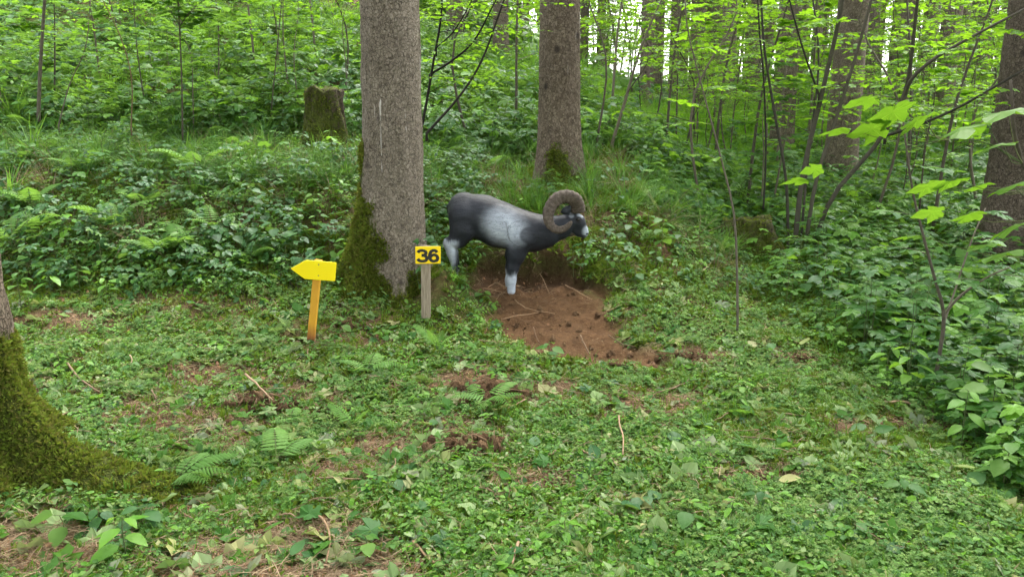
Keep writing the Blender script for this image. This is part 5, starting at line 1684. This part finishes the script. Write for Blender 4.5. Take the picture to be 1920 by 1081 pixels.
stick('dark twig lying on moss in the clearing', [(775, 1035), (795, 1055), (815, 1075)], .006, None, 'root')
stick('straight brown stick lying below the slender sapling', [(1658, 764), (1700, 768), (1742, 772)], .009)
stick('thin dry stick below the leafy thicket', [(1385, 832), (1420, 833), (1462, 838)], .006)
stick('short thick bark-covered stick at the lower edge of the dug earth', [(1142, 692), (1160, 694), (1180, 698)], .016, None, 'clod')
stick('pale broken twig lying across the mossy root', [(0, 842), (60, 826), (130, 800)], .005, lift=.06)
stick('thin forked twig on the moss beside the foreground spruce', [(0, 880), (30, 850), (52, 812)], .004, lift=.05)
stick('thin dry stick among cut leaves beside the dug earth', [(1232, 745), (1262, 738), (1290, 726)], .005)
GW = 'thin dry twigs scattered over the clearing'
for k in range(46):
    u = random.uniform(40, 1800); v = random.uniform(640, 1050)
    if not in_clearing(np.array([u]), np.array([v]))[0]: continue
    a = random.uniform(0, 3.14); L = random.uniform(15, 45) * (v / 800)
    if dirt_mask(*np.array(ground_at(u, v))[:2]) > .5: continue
    stick('thin dry twig lying among the cut plants of the clearing', [(u, v), (u + math.cos(a) * L + random.uniform(-6, 6), v + math.sin(a) * L * .3), (u + math.cos(a) * L * 2, v + math.sin(a) * L * .6)], random.uniform(.0025, .0045), GW, random.choice(('twig', 'straw', 'root')), .018, 'dry_twig')
GR = 'thin roots in the dug earth'
for (pp) in ([(905, 545), (935, 552), (960, 562)], [(985, 505), (1012, 520), (1030, 560)], [(1060, 545), (1085, 560), (1110, 575)], [(940, 610), (975, 602), (1010, 598)], [(1000, 625), (1005, 640), (1012, 655)], [(1120, 600), (1150, 590), (1165, 575)], [(965, 572), (990, 590), (1040, 600)], [(870, 520), (880, 540), (905, 560)], [(1140, 640), (1165, 655), (1190, 662)], [(950, 545), (930, 535), (915, 545)]):
    stick('thin torn root in the dug brown earth under the ram target', pp, .0045, GR, 'root', .02, 'torn_root')

def clod_mesh(seed, n=9):
    V_ = []
    for i in range(n + 1):
        p = math.pi * i / n
        for j in range(2 * n):
            a = math.pi * j / n
            d = Vector((math.sin(p) * math.cos(a), math.sin(p) * math.sin(a), math.cos(p)))
            r = 1 + .75 * (mnoise.fractal(d * 1.6 + Vector((seed * 7, 0, 0)), 1, 2, 4)) 
            V_.append(d * r)
    me_ = grid_mesh('clod', np.array(V_), n + 1, 2 * n, M['clod'], True)
    return me_
CL = [clod_mesh(k) for k in range(5)]
GC = 'clods of earth on the dug patch'
for k in range(90):
    for _ in range(30):
        u = random.uniform(880, 1260); v = random.uniform(500, 700)
        p = ground_at(u, v)
        if dirt_mask(p.x, p.y) > .55: break
    else: continue
    if abs(p.x + .02) < .08 and abs(p.y - 6.45) < .15: continue
    s = .006 + .020 * random.random() ** 3
    o = obj('earth_clod', CL[k % 5], None, p + Vector((0, 0, s * .2)), (random.uniform(0, 6), random.uniform(0, 6), random.uniform(0, 6)), (s * 1.3, s, s * .75))
    tag(o, 'small crumbly clod of brown earth on the dug patch', 'clod', GC)
def heap(label, u, v, s, n=16, strands=10):
    p = ground_at(u, v)
    t = thing('soil_heap', label, 'soil heap', p + Vector((0, 0, .03)))
    for k in range(n * 4):
        a = random.uniform(0, 6.28); r = s * random.random() ** .6
        q = s * random.uniform(.05, .17)
        obj('clod', CL[k % 5], t, (math.cos(a) * r * 1.5, math.sin(a) * r, q * .2 - .015 + max(0, (s - r)) * .38 * random.random()), (random.uniform(0, 6), random.uniform(0, 6), 0), (q * 1.4, q, q * .7))
    for k in range(strands * 2):
        a = random.uniform(0, 6.28); L = s * random.uniform(.4, 1.1)
        o_ = Vector((random.uniform(-s, s) * 1.2, random.uniform(-s, s) * .7, s * random.uniform(.1, .3)))
        d = Vector((math.cos(a), math.sin(a), random.uniform(-.3, .3)))
        obj('root_strand', MB().tube([o_ - d * L * .5, o_ + Vector((0, 0, .02)), o_ + d * L * .5], [.002, .0022, .001], 4).mesh('strand', M['root']), t)
heap('torn root clump with dark crumbly earth in the clearing', 485, 765, .15, 16, 12)
heap('low heap of brown soil under the cut fern', 905, 745, .20, 18, 6)
heap('flat smear of dug brown soil beside the clearing herbs', 870, 845, .14, 12, 4)
heap('pile of reddish bark scraps at the edge of the maple thicket', 1493, 682, .13, 10, 12)
heap('piece of brown rotten bark lying in the clearing', 615, 775, .09, 8, 3)
heap('little heap of brown soil near the arrow sign post', 650, 615, .09, 8, 3)
heap('crumbled soil beside the foot of the thin bare-stemmed sapling', 1290, 672, .09, 9, 3)
